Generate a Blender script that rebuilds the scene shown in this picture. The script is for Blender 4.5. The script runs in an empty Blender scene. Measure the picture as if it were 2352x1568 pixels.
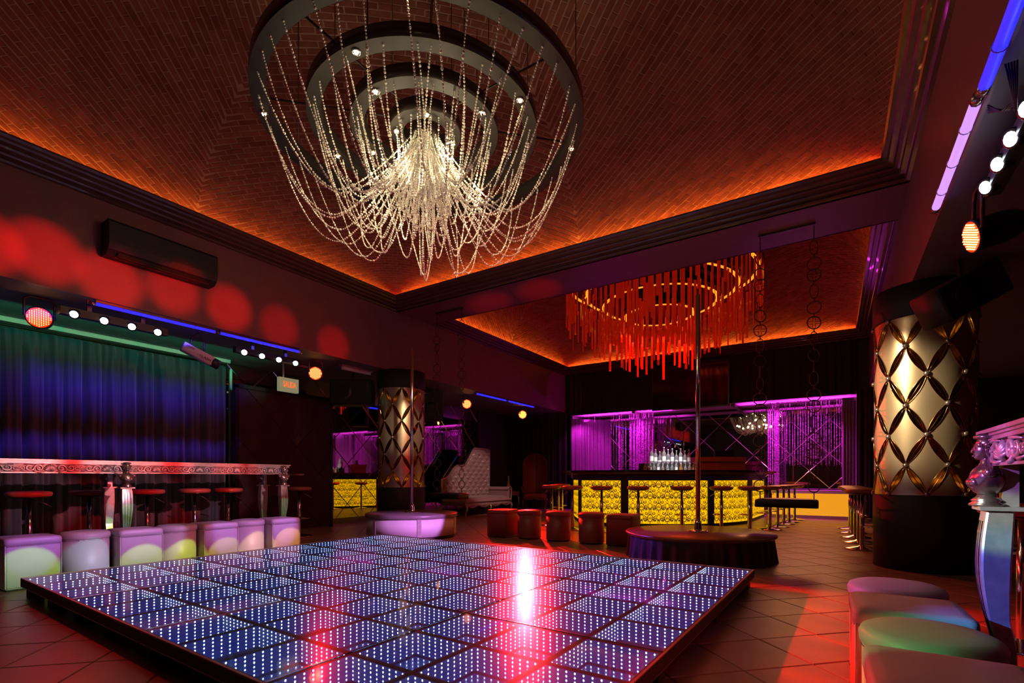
import bpy, math, random
from math import sin, cos, pi, sqrt, radians, atan2, hypot
from mathutils import Vector, Matrix
random.seed(7)
SC = bpy.context.scene
COL = SC.collection
# ------------------------------------------------------------------ camera, world, exposure
CAMH = 0.92
YAW = 0.5755
cam_data = bpy.data.cameras.new('camera')
cam_data.sensor_width = 36.0
cam_data.lens = 36.0 * 1137.9 / 2352.0
cam_data.shift_y = 312.1 / 2352.0
cam_data.clip_start = 0.03
cam_data.clip_end = 100
cam = bpy.data.objects.new('camera', cam_data)
cam.location = (0, 0, CAMH)
cam.rotation_euler = (pi / 2, 0, YAW)
COL.objects.link(cam)
SC.camera = cam
w = bpy.data.worlds.new('world'); SC.world = w; w.use_nodes = True
w.node_tree.nodes['Background'].inputs[0].default_value = (0.9, 0.45, 0.4, 1)
w.node_tree.nodes['Background'].inputs[1].default_value = 0.006
SC.view_settings.view_transform = 'Standard'
SC.view_settings.look = 'None'
SC.view_settings.gamma = 1
SC.view_settings.use_curve_mapping = False
SC.view_settings.exposure = 0.0
SC.cycles.max_bounces = 7
SC.cycles.diffuse_bounces = 2
SC.cycles.glossy_bounces = 4
SC.cycles.transmission_bounces = 3
SC.cycles.transparent_max_bounces = 8
SC.cycles.caustics_reflective = False
SC.cycles.caustics_refractive = False
SC.cycles.sample_clamp_indirect = 2.0
SC.cycles.sample_clamp_direct = 0.0
SC.cycles.use_denoising = True

def W(px, fwd):
    "floor-plan point that lies fwd metres in front of the camera in image column px"
    r = (px - 1176.0) / 1137.9 * fwd
    return (-sin(YAW) * fwd + cos(YAW) * r, cos(YAW) * fwd + sin(YAW) * r)

def aim(o, target):
    d = Vector(target) - Vector(o.location)
    o.rotation_euler = d.to_track_quat('-Z', 'Y').to_euler()

def area(loc, target, sx, sy, color, energy, spread=180, roll=None):
    l = bpy.data.lights.new('area_light', 'AREA'); l.shape = 'RECTANGLE'
    l.size = sx; l.size_y = sy; l.color = color; l.energy = energy; l.spread = radians(spread)
    o = bpy.data.objects.new('area_light', l); COL.objects.link(o); o.location = loc
    aim(o, target)
    if roll is not None:
        # local x along the given world direction
        z = -(Vector(target) - Vector(loc)).normalized(); x = Vector(roll).normalized(); y = z.cross(x).normalized(); x = y.cross(z)
        o.rotation_euler = Matrix((x, y, z)).transposed().to_euler()
    return o

def spot(loc, target, color, energy, angle, blend=0.3, radius=0.04):
    l = bpy.data.lights.new('spot_light', 'SPOT'); l.color = color; l.energy = energy
    l.spot_size = radians(angle); l.spot_blend = blend; l.shadow_soft_size = radius
    o = bpy.data.objects.new('spot_light', l); COL.objects.link(o); o.location = loc
    aim(o, target); return o

def point(loc, color, energy, radius=0.05):
    l = bpy.data.lights.new('point_light', 'POINT'); l.color = color; l.energy = energy; l.shadow_soft_size = radius
    o = bpy.data.objects.new('point_light', l); COL.objects.link(o); o.location = loc; return o

# room numbers (metres)
XL, XR = -6.58, 0.64          # faces of the side beams
Y0, Y1 = -0.32, 6.32          # first vault opening
Y2, Y3 = 7.20, 12.95          # second vault opening
ZB = 2.82                     # low ceiling under the side beams
ZS = 3.88                     # soffit of the cross beam
ZL, PL = 4.07, 0.25           # cornice lip height and projection
XM = -8.45                    # mirror wall on the left
YM = 14.10                    # mirror wall behind the bar
XRW = 3.2

# ------------------------------------------------------------------ lights of the room
OR = (1.0, 0.30, 0.03)
RC = (1.0, 0.045, 0.01)
def cove(x0, x1, y0, y1, e, sides='LRNF'):
    z = 4.03; p = 0.12
    for s, (cx, cy, dx, dy, L) in dict(L=(x0 + p, (y0 + y1) / 2, -1, 0, y1 - y0), R=(x1 - p, (y0 + y1) / 2, 1, 0, y1 - y0), N=((x0 + x1) / 2, y0 + p, 0, -1, x1 - x0), F=((x0 + x1) / 2, y1 - p, 0, 1, x1 - x0)).items():
        if s not in sides: continue
        r = (0, 1, 0) if dy == 0 else (1, 0, 0)
        area((cx, cy, z), (cx + dx, cy + dy, z + 1.3), L - .3, 0.03, OR, e * L, 120, roll=r)
        area((cx - dx * .03, cy - dy * .03, z + .01), (cx + dx * .2, cy + dy * .2, z + 1.0), L - .3, 0.03, RC, e * L * .55, 160, roll=r)
cove(XL, XR, Y0, Y1, 2.0, 'F'); cove(XL, XR, Y0, Y1, 1.1, 'L'); cove(XL, XR, Y0, Y1, 0.30, 'RN')
cove(XL, XR, Y2, Y3, 2.1)
RED = (1.0, 0.012, 0.008)
# red par cans
for yy in (1.6, 2.3, 3.0, 3.7, 4.4): spot((-6.88, 4.95, 2.50), (-0.14, yy, 0.0), RED, 6500, 7.0, 0.5)
spot((-6.85, 11.2, 2.50), (-2.2, 3.2, 0.15), (1.0, 0.03, 0.05), 6000, 13, 0.9)
spot((-6.88, 4.95, 2.50), (-1.6, 3.6, 0.0), RED, 700, 44, 0.8)
spot((-6.88, 1.75, 2.50), (-2.6, 1.6, 0.0), RED, 80, 70, 0.9)
spot((-6.88, 8.90, 2.50), (-3.3, 6.4, 0.3), RED, 1700, 30, 0.8)
spot((-6.85, 11.2, 2.50), (-0.8, 5.0, 0.0), RED, 800, 60, 0.8)
spot((0.60, 4.20, 2.42), (-6.6, 3.2, 0.9), RED, 260, 60, 0.8)
# LED bars: the right bar throws red ovals on the left beam and colour on the left seats
for i, (yy, zz) in enumerate([(1.15, 3.10), (1.62, 3.16), (2.15, 3.06), (2.75, 3.16), (3.40, 3.12), (4.10, 3.06), (0.6, 3.1), (5.0, 3.0)]):
    spot((0.70, 3.25 + 0.256 * (i % 4), 2.25), (XL, yy, zz), RED, 3000 if i < 3 or i == 6 else (2600 if i < 5 else 1500), 5.5, 0.8, 0.02)
for yy in (1.35, 2.1, 2.85, 3.5): spot((0.60, 3.4, 2.60), (-5.57, yy, 0.26), (1.0, 0.10, 0.38), 380, 7.6, 0.6, 0.02)
for yy in (1.30, 2.06, 2.80, 3.56): spot((0.60, 3.5, 2.60), (-5.57, yy, 0.30), (0.42, 0.20, 1.0), 520, 3.2, 0.4, 0.02)
for yy in (1.3, 2.2, 3.1, 3.9): spot((0.60, 3.4, 2.60), (-6.38, yy, 1.03), (1.0, 0.48, 0.50), 900, 6.5, 0.6, 0.02)
for yy in (1.5, 2.5, 3.4): spot((0.60, 3.4, 2.60), (-7.1, yy, 0.74), RED, 1500, 6.0, 0.6, 0.02)
spot((0.60, 3.6, 2.60), (-5.6, 3.2, 0.36), (0.45, 0.25, 1.0), 1100, 9, 0.3, 0.03)
spot((0.60, 3.5, 2.60), (-5.6, 2.0, 0.36), (0.50, 0.35, 1.0), 900, 8, 0.3, 0.03)
spot((0.60, 3.9, 2.60), (-5.6, 1.22, 0.10), (0.30, 1.0, 0.06), 1739, 3.7, 0.25, 0.01)
spot((0.60, 3.7, 2.60), (-5.6, 2.05, 0.04), (0.40, 1.0, 0.06), 1739, 3.7, 0.25, 0.01)
spot((0.60, 3.5, 2.60), (-5.6, 2.45, 0.06), (0.50, 1.0, 0.06), 1390, 3.7, 0.25, 0.01)
spot((0.60, 3.4, 2.60), (-5.6, 2.85, 0.04), (0.85, 0.85, 0.10), 1159, 3.7, 0.25, 0.01)
spot((0.60, 3.3, 2.60), (-5.6, 3.22, 0.08), (0.95, 0.80, 0.08), 1159, 3.7, 0.25, 0.01)
spot((0.60, 3.3, 2.60), (-5.6, 3.60, 0.08), (1.0, 0.55, 0.05), 1506, 3.7, 0.25, 0.01)
spot((0.60, 3.3, 2.60), (-5.6, 1.66, 0.15), (0.06, 0.8, 0.7), 868, 3.7, 0.25, 0.01)
spot((0.60, 3.6, 2.60), (-6.38, 2.24, 0.62), (0.65, 0.75, 1.0), 420, 2.0, 0.1, 0.01)
spot((0.60, 3.6, 2.60), (-6.42, 2.21, 0.45), (0.20, 1.0, 0.25), 700, 2.4, 0.1, 0.01)
spot((0.60, 3.6, 2.60), (-6.42, 4.02, 0.45), (0.15, 1.0, 0.35), 700, 2.6, 0.3, 0.01)
# left LED bars: green and blue on the right seats, legs and pole stage
spot((-5.6, -1.7, 2.60), (0.15, 2.05, 0.33), (0.05, 1.0, 0.28), 700, 4, 0.3, 0.02)
spot((-5.6, -1.7, 2.60), (0.5, 2.40, 0.55), (0.10, 0.16, 1.0), 3000, 3.4, 0.5, 0.02)
spot((-5.6, -1.7, 2.60), (0.5, 2.46, 0.98), (0.65, 0.20, 1.0), 2000, 4, 0.5, 0.02)
spot((-5.6, 0.7, 2.60), (0.47, 2.0, 1.02), (0.85, 0.22, 0.80), 1000, 7, 0.5, 0.02)
spot((-5.6, -1.7, 2.60), (0.5, 2.46, 0.76), (0.55, 1.0, 0.35), 2600, 1.8, 0.3, 0.02)
spot((-6.55, 3.9, 2.60), (0.25, 2.95, 0.42), (0.75, 0.22, 1.0), 600, 4, 0.4, 0.02)
spot((-6.55, 4.2, 2.60), (-1.7, 5.4, 0.15), (0.12, 0.05, 1.0), 1800, 6, 0.5, 0.02)
spot((0.55, 3.9, 2.58), (-5.5, 5.4, 0.16), (0.75, 0.25, 1.0), 2300, 8, 0.4, 0.02)
spot((0.55, 3.9, 2.58), (-6.6, 0.6, 0.0), (0.15, 0.15, 1.0), 900, 7, 0.4, 0.02)
# green and blue on the left curtain and the low ceiling above it
area((-7.3, 2.0, 2.70), (-8.2, 2.0, 2.72), 5.2, 0.04, (0.06, 1.0, 0.45), 4.5, 80, roll=(0, 1, 0))
area((-6.75, 1.9, 2.74), (-8.3, 1.9, 2.02), 5.0, 0.05, (0.07, 0.06, 1.0), 7.0, 26, roll=(0, 1, 0))
area((-6.75, 1.9, 2.00), (-8.3, 1.9, 1.27), 4.6, 0.05, (0.12, 0.05, 1.0), 2.0, 13, roll=(0, 1, 0))
# red blobs on the cross beam soffit
spot((-1.6, 4.9, 0.6), (-3.9, 6.80, ZS), RED, 420, 11, 0.9)
spot((-1.6, 4.9, 0.6), (-4.9, 6.85, ZS), RED, 520, 10, 0.9)
# warm light of the bead chandelier on the columns and the lounge
spot((-2.0, 4.2, 3.2), (0.60, 6.35, 1.6), (1.0, 0.80, 0.48), 1300, 22, 0.8, 0.05)
spot((-2.9, 4.2, 3.2), (-6.50, 6.40, 1.7), (1.0, 0.75, 0.5), 420, 13, 0.7, 0.05)
spot((-3.6, 8.0, 3.7), (-7.6, 10.2, 0.8), (1.0, 0.68, 0.62), 400, 24, 0.6, 0.06)
# ultraviolet tubes inside the bar niche
PU = (0.80, 0.03, 0.72)
area((-4.9, 13.35, 2.55), (-4.9, 13.30, 2.8), 2.6, 0.10, PU, 20, 170, roll=(1, 0, 0))
area((-0.8, 13.35, 2.55), (-0.8, 13.30, 2.8), 2.2, 0.10, PU, 20, 170, roll=(1, 0, 0))
for x in (-6.0, -5.2, -4.4, -2.0, -1.2, -0.4): spot((x, 12.75, 2.55), (x - .1, 13.5, 1.2), PU, 55 if x < -4.8 else 120, 110, 0.8, 0.05)
spot((-2.3, 9.4, 2.9), (-2.94, 10.7, 1.25), (0.90, 0.94, 1.0), 420, 26, 0.6, 0.03)  # no tube: cool white spot added to brighten the bottles
# magenta wash at the far end of the left beam
spot((-3.4, 11.0, 2.4), (-6.6, 12.6, 3.3), (0.6, 0.01, 0.35), 90, 22, 0.2)
# orange spill on the aisle by the glowing cabinet and under the rod chandelier
area((-0.5, 12.6, 2.5), (-0.3, 10.5, 0), 1.5, 0.5, (1.0, 0.36, 0.08), 14, 90)
area((-2.8, 9.2, 3.6), (-2.8, 9.0, 0), 3.0, 2.0, (1.0, 0.12, 0.03), 14, 120)
# faint rose light scattered over the dance floor side of the room
area((-2.6, 2.2, 3.5), (-2.6, 2.2, 0), 3.0, 3.0, (1.0, 0.16, 0.14), 3, 170)
area((-2.0, 1.5, 0.9), (-6.5, 2.8, 3.2), 2.0, 1.0, (0.9, 0.15, 0.22), 3, 150)

# ------------------------------------------------------------------ materials
def mat(name, base=(0.5, 0.5, 0.5), rough=0.5, metal=0.0, noise=None, bump=None, coat=0.0, emit=None, es=0.0, trans=0.0, spec=0.5, island=0.0, sheen=0.0):
    m = bpy.data.materials.new(name); m.use_nodes = True
    nt = m.node_tree; b = nt.nodes['Principled BSDF']
    b.inputs['Base Color'].default_value = (*base, 1); b.inputs['Roughness'].default_value = rough
    b.inputs['Metallic'].default_value = metal; b.inputs['Coat Weight'].default_value = coat
    b.inputs['Specular IOR Level'].default_value = spec
    b.inputs['Transmission Weight'].default_value = trans
    if sheen: b.inputs['Sheen Weight'].default_value = sheen
    tc = nt.nodes.new('ShaderNodeTexCoord')
    if noise:
        sc_, amt = noise
        n = nt.nodes.new('ShaderNodeTexNoise'); n.inputs['Scale'].default_value = sc_; n.inputs['Detail'].default_value = 4
        nt.links.new(tc.outputs['Object'], n.inputs['Vector'])
        mr = nt.nodes.new('ShaderNodeMapRange'); mr.inputs['From Min'].default_value = 0.3; mr.inputs['From Max'].default_value = 0.7
        mr.inputs['To Min'].default_value = 1 - amt; mr.inputs['To Max'].default_value = 1 + amt
        nt.links.new(n.outputs['Fac'], mr.inputs['Value'])
        mx = nt.nodes.new('ShaderNodeVectorMath'); mx.operation = 'SCALE'; mx.inputs[0].default_value = base
        nt.links.new(mr.outputs['Result'], mx.inputs['Scale'])
        last = mx.outputs[0]
        if island:
            g = nt.nodes.new('ShaderNodeNewGeometry')
            mr2 = nt.nodes.new('ShaderNodeMapRange'); mr2.inputs['To Min'].default_value = 1 - island; mr2.inputs['To Max'].default_value = 1 + island
            nt.links.new(g.outputs['Random Per Island'], mr2.inputs['Value'])
            mx2 = nt.nodes.new('ShaderNodeVectorMath'); mx2.operation = 'SCALE'
            nt.links.new(last, mx2.inputs[0]); nt.links.new(mr2.outputs['Result'], mx2.inputs['Scale']); last = mx2.outputs[0]
        nt.links.new(last, b.inputs['Base Color'])
    if bump:
        sc_, st = bump
        n = nt.nodes.new('ShaderNodeTexNoise'); n.inputs['Scale'].default_value = sc_; n.inputs['Detail'].default_value = 3
        nt.links.new(tc.outputs['Object'], n.inputs['Vector'])
        bp = nt.nodes.new('ShaderNodeBump'); bp.inputs['Strength'].default_value = st; bp.inputs['Distance'].default_value = 0.01
        nt.links.new(n.outputs['Fac'], bp.inputs['Height']); nt.links.new(bp.outputs[0], b.inputs['Normal'])
    if emit:
        b.inputs['Emission Color'].default_value = (*emit, 1); b.inputs['Emission Strength'].default_value = es
    return m

def emis(name, color, strength, sample=True):
    m = mat(name, (0.05, 0.05, 0.05), 0.4, emit=color, es=strength)
    if not sample: m.cycles.emission_sampling = 'NONE'
    return m

M = {}
M['paint'] = mat('beam_paint', (0.21, 0.085, 0.11), 0.45, noise=(6, 0.06), bump=(90, 0.05))
M['dark_paint'] = mat('dark_paint', (0.035, 0.02, 0.025), 0.5, noise=(5, 0.1))
M['low_ceiling'] = mat('low_ceiling_paint', (0.16, 0.15, 0.16), 0.6, noise=(5, 0.1))
M['cornice'] = mat('cornice_lacquer', (0.11, 0.05, 0.045), 0.28, noise=(8, 0.15), bump=(60, 0.08), coat=0.3)
M['mortar'] = mat('vault_mortar', (0.46, 0.33, 0.26), 0.9, noise=(14, 0.12))
M['brick'] = mat('vault_brick', (0.25, 0.10, 0.065), 0.85, noise=(9, 0.22), bump=(70, 0.25), island=0.20)
M['tile'] = mat('floor_tile', (0.33, 0.195, 0.14), 0.34, noise=(2.5, 0.16), bump=(30, 0.06), island=0.07)
M['grout'] = mat('floor_grout', (0.10, 0.075, 0.065), 0.8, noise=(10, 0.1))
M['curtain'] = mat('curtain_cloth', (0.075, 0.065, 0.11), 0.75, noise=(3, 0.1), sheen=0.4)
M['black_cloth'] = mat('black_cloth', (0.018, 0.011, 0.012), 0.85, noise=(3, 0.1))
M['black'] = mat('black_lacquer', (0.012, 0.010, 0.011), 0.25, noise=(5, 0.1), coat=0.3)
M['matte_black'] = mat('matte_black', (0.014, 0.012, 0.013), 0.6, noise=(5, 0.1))
M['stage_red'] = mat('stage_top_lacquer', (0.13, 0.04, 0.02), 0.34, noise=(4, 0.2), coat=0.1)
M['steel_gray'] = mat('stage_grey', (0.20, 0.16, 0.17), 0.35, noise=(5, 0.1))
M['e_hotdot'] = emis('bright_led_dot', (1.0, 0.36, 0.06), 13.0, False)
M['mirror'] = mat('mirror_glass', (0.62, 0.60, 0.60), 0.02, 1.0, noise=(0.8, 0.03))
M['bevel'] = mat('mirror_bevel', (0.85, 0.82, 0.78), 0.12, 1.0, noise=(3, 0.05))
M['chrome'] = mat('chrome', (0.75, 0.73, 0.72), 0.12, 1.0, noise=(5, 0.03))
M['steel'] = mat('brushed_steel', (0.38, 0.30, 0.26), 0.38, 1.0, noise=(12, 0.15))
M['silver'] = mat('silver_paint', (0.62, 0.58, 0.58), 0.33, 0.55, noise=(30, 0.12), bump=(120, 0.05))
M['pewter'] = mat('bronze_patina', (0.42, 0.33, 0.31), 0.25, 0.85, noise=(15, 0.15))
M['bronze'] = mat('brushed_bronze', (0.62, 0.48, 0.31), 0.33, 0.72, noise=(6, 0.05))
M['brass'] = mat('polished_brass', (0.38, 0.18, 0.05), 0.16, 1.0, noise=(5, 0.05))
M['leather_white'] = mat('white_leather', (0.58, 0.53, 0.52), 0.42, noise=(5, 0.05), bump=(160, 0.06))
M['leather_red'] = mat('red_leather', (0.34, 0.12, 0.10), 0.32, noise=(5, 0.08), bump=(160, 0.05))
M['leather_dark_red'] = mat('dark_red_leather', (0.30, 0.055, 0.05), 0.40, noise=(5, 0.05), bump=(160, 0.06))
M['leather_black'] = mat('black_leather', (0.02, 0.018, 0.02), 0.35, noise=(5, 0.1))
M['satin'] = mat('mauve_satin', (0.30, 0.17, 0.17), 0.28, noise=(6, 0.05), sheen=0.5)
M['gilt'] = mat('gilt_frame', (0.50, 0.38, 0.20), 0.35, 0.8, noise=(20, 0.15))
M['canopy'] = mat('canopy_leather', (0.30, 0.07, 0.035), 0.45, noise=(6, 0.1))
M['bead_dim'] = mat('crystal_bead', (0.95, 0.86, 0.66), 0.12, 0.25, noise=(40, 0.1), trans=0.0, coat=0.8)
M['bead'] = mat('crystal_bead_lit', (1.0, 0.96, 0.88), 0.10, 0.0, noise=(40, 0.1), coat=0.8, )
M['purple_bead'] = mat('curtain_bead', (0.85, 0.30, 0.85), 0.15, 0.0, noise=(40, 0.1), coat=0.5)
M['sheer'] = mat('sheer_cloth', (0.30, 0.16, 0.30), 0.8, noise=(5, 0.1))
M['white_paint'] = mat('white_paint', (0.75, 0.72, 0.72), 0.5, noise=(5, 0.04))
M['ring_black'] = mat('ring_lacquer', (0.02, 0.012, 0.010), 0.3, noise=(4, 0.1), coat=0.2)
M['ring_under'] = mat('ring_underside', (0.010, 0.007, 0.005), 0.6, noise=(4, 0.1))
M['red_acrylic'] = mat('red_acrylic', (0.75, 0.035, 0.01), 0.15, noise=(8, 0.05), coat=0.3, emit=(1.0, 0.03, 0.005), es=0.10)  # lit look of the rods partly put in as emission
M['iron'] = mat('dark_iron', (0.10, 0.07, 0.06), 0.4, 0.8, noise=(20, 0.1))
M['par_body'] = mat('par_can_body', (0.02, 0.02, 0.02), 0.4, 0.3, noise=(10, 0.1))
M['glass_clear'] = mat('bottle_glass', (0.86, 0.88, 0.92), 0.05, 0.0, noise=(10, 0.1), trans=0.8)
M['glass_amber'] = mat('bottle_amber', (0.30, 0.12, 0.03), 0.06, noise=(10, 0.1), coat=0.8)
M['label_white'] = mat('bottle_label', (0.8, 0.78, 0.75), 0.6, noise=(20, 0.05))
M['wood'] = mat('dark_wood', (0.16, 0.06, 0.03), 0.35, noise=(7, 0.2), coat=0.2)
M['e_led'] = emis('led_white', (0.62, 0.80, 1.0), 7.0, False)
M['e_streak'] = emis('painted_led_glow', (0.04, 0.16, 1.0), 0.75, False)  # glow streaks of the LEDs, put in as emission
M['e_wall_glow'] = mat('cell_wall_glow', (0.02, 0.03, 0.08), 0.5, emit=(0.02, 0.055, 0.42), es=0.35); M['e_wall_glow'].cycles.emission_sampling = 'NONE'  # blue haze of the cells put into the walls as emission
M['cell_mirror'] = mat('cell_mirror', (0.50, 0.58, 0.80), 0.015, 1.0, noise=(1, 0.01), emit=(0.008, 0.018, 0.12), es=0.35); M['cell_mirror'].cycles.emission_sampling = 'NONE'  # same blue haze put into the mirror as weak emission
M['e_bulb'] = emis('halogen_bulb', (1.0, 0.72, 0.30), 40.0, False)
M['e_red'] = emis('red_led_face', (1.0, 0.03, 0.0), 1.3, False)
M['e_reddot'] = emis('red_led_dot', (1.0, 0.45, 0.12), 6.0, False)
M['e_amber'] = emis('amber_led_dot', (1.0, 0.35, 0.02), 7.0, False)
M['e_white'] = emis('cool_led_lens', (0.80, 0.88, 1.0), 12.0, False)
M['e_uv'] = emis('ultraviolet_tube', (0.025, 0.02, 1.0), 1.3)
M['e_violet'] = emis('violet_tube', (0.60, 0.28, 1.0), 1.25)
M['e_yellow'] = emis('backlit_amber_panel', (1.0, 0.50, 0.0), 1.15)
M['e_cabinet'] = emis('backlit_cabinet', (1.0, 0.38, 0.015), 0.85)
M['e_orange'] = emis('orange_led_ring', (1.0, 0.30, 0.012), 1.4)
M['e_uplight'] = emis('column_uplight', (1.0, 0.45, 0.05), 1.1)
M['e_sign'] = emis('sign_letter', (1.0, 0.12, 0.01), 1.3, False)
M['sign_face'] = mat('sign_face', (0.5, 0.5, 0.4), 0.5, emit=(0.75, 0.85, 0.45), es=0.22)
M['lacquer'] = mat('groove_panel_lacquer', (0.035, 0.012, 0.014), 0.33, noise=(3, 0.3), coat=0.2)
M['silver_shade'] = mat('silver_recess_shade', (0.22, 0.19, 0.19), 0.45, 0.5, noise=(30, 0.2))  # shade behind the scrolls put into a darker silver
M['screen'] = mat('television_screen', (0.005, 0.004, 0.004), 0.12, noise=(2, 0.1), spec=0.25)

def glass_top():
    m = bpy.data.materials.new('dance_floor_glass'); m.use_nodes = True; nt = m.node_tree
    nt.nodes.remove(nt.nodes['Principled BSDF']); out = nt.nodes['Material Output']
    tr = nt.nodes.new('ShaderNodeBsdfTransparent'); tr.inputs[0].default_value = (0.92, 0.94, 0.97, 1)
    gl = nt.nodes.new('ShaderNodeBsdfAnisotropic'); gl.inputs['Roughness'].default_value = 0.03
    gl.inputs['Color'].default_value = (1, 1, 1, 1)
    fr = nt.nodes.new('ShaderNodeFresnel'); fr.inputs['IOR'].default_value = 2.3
    n = nt.nodes.new('ShaderNodeTexNoise'); n.inputs['Scale'].default_value = 3.0; n.inputs['Detail'].default_value = 8
    tc = nt.nodes.new('ShaderNodeTexCoord'); nt.links.new(tc.outputs['Object'], n.inputs['Vector'])
    mr = nt.nodes.new('ShaderNodeMapRange'); mr.inputs['To Min'].default_value = 0.01; mr.inputs['To Max'].default_value = 0.07
    nt.links.new(n.outputs['Fac'], mr.inputs['Value']); nt.links.new(mr.outputs[0], gl.inputs['Roughness'])
    mx = nt.nodes.new('ShaderNodeMixShader'); nt.links.new(fr.outputs[0], mx.inputs[0])
    g2 = nt.nodes.new('ShaderNodeBsdfAnisotropic'); g2.inputs['Roughness'].default_value = 0.22; g2.inputs['Color'].default_value = (1, 1, 1, 1)
    m2 = nt.nodes.new('ShaderNodeMixShader'); m2.inputs[0].default_value = 0.30
    nt.links.new(gl.outputs[0], m2.inputs[1]); nt.links.new(g2.outputs[0], m2.inputs[2])
    df_ = nt.nodes.new('ShaderNodeBsdfDiffuse'); df_.inputs[0].default_value = (.8, .8, .8, 1)
    m3 = nt.nodes.new('ShaderNodeMixShader'); m3.inputs[0].default_value = 0.03
    nt.links.new(tr.outputs[0], m3.inputs[1]); nt.links.new(df_.outputs[0], m3.inputs[2])
    nt.links.new(m3.outputs[0], mx.inputs[1]); nt.links.new(m2.outputs[0], mx.inputs[2]); nt.links.new(mx.outputs[0], out.inputs[0])
    return m
M['glass_top'] = glass_top()

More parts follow.
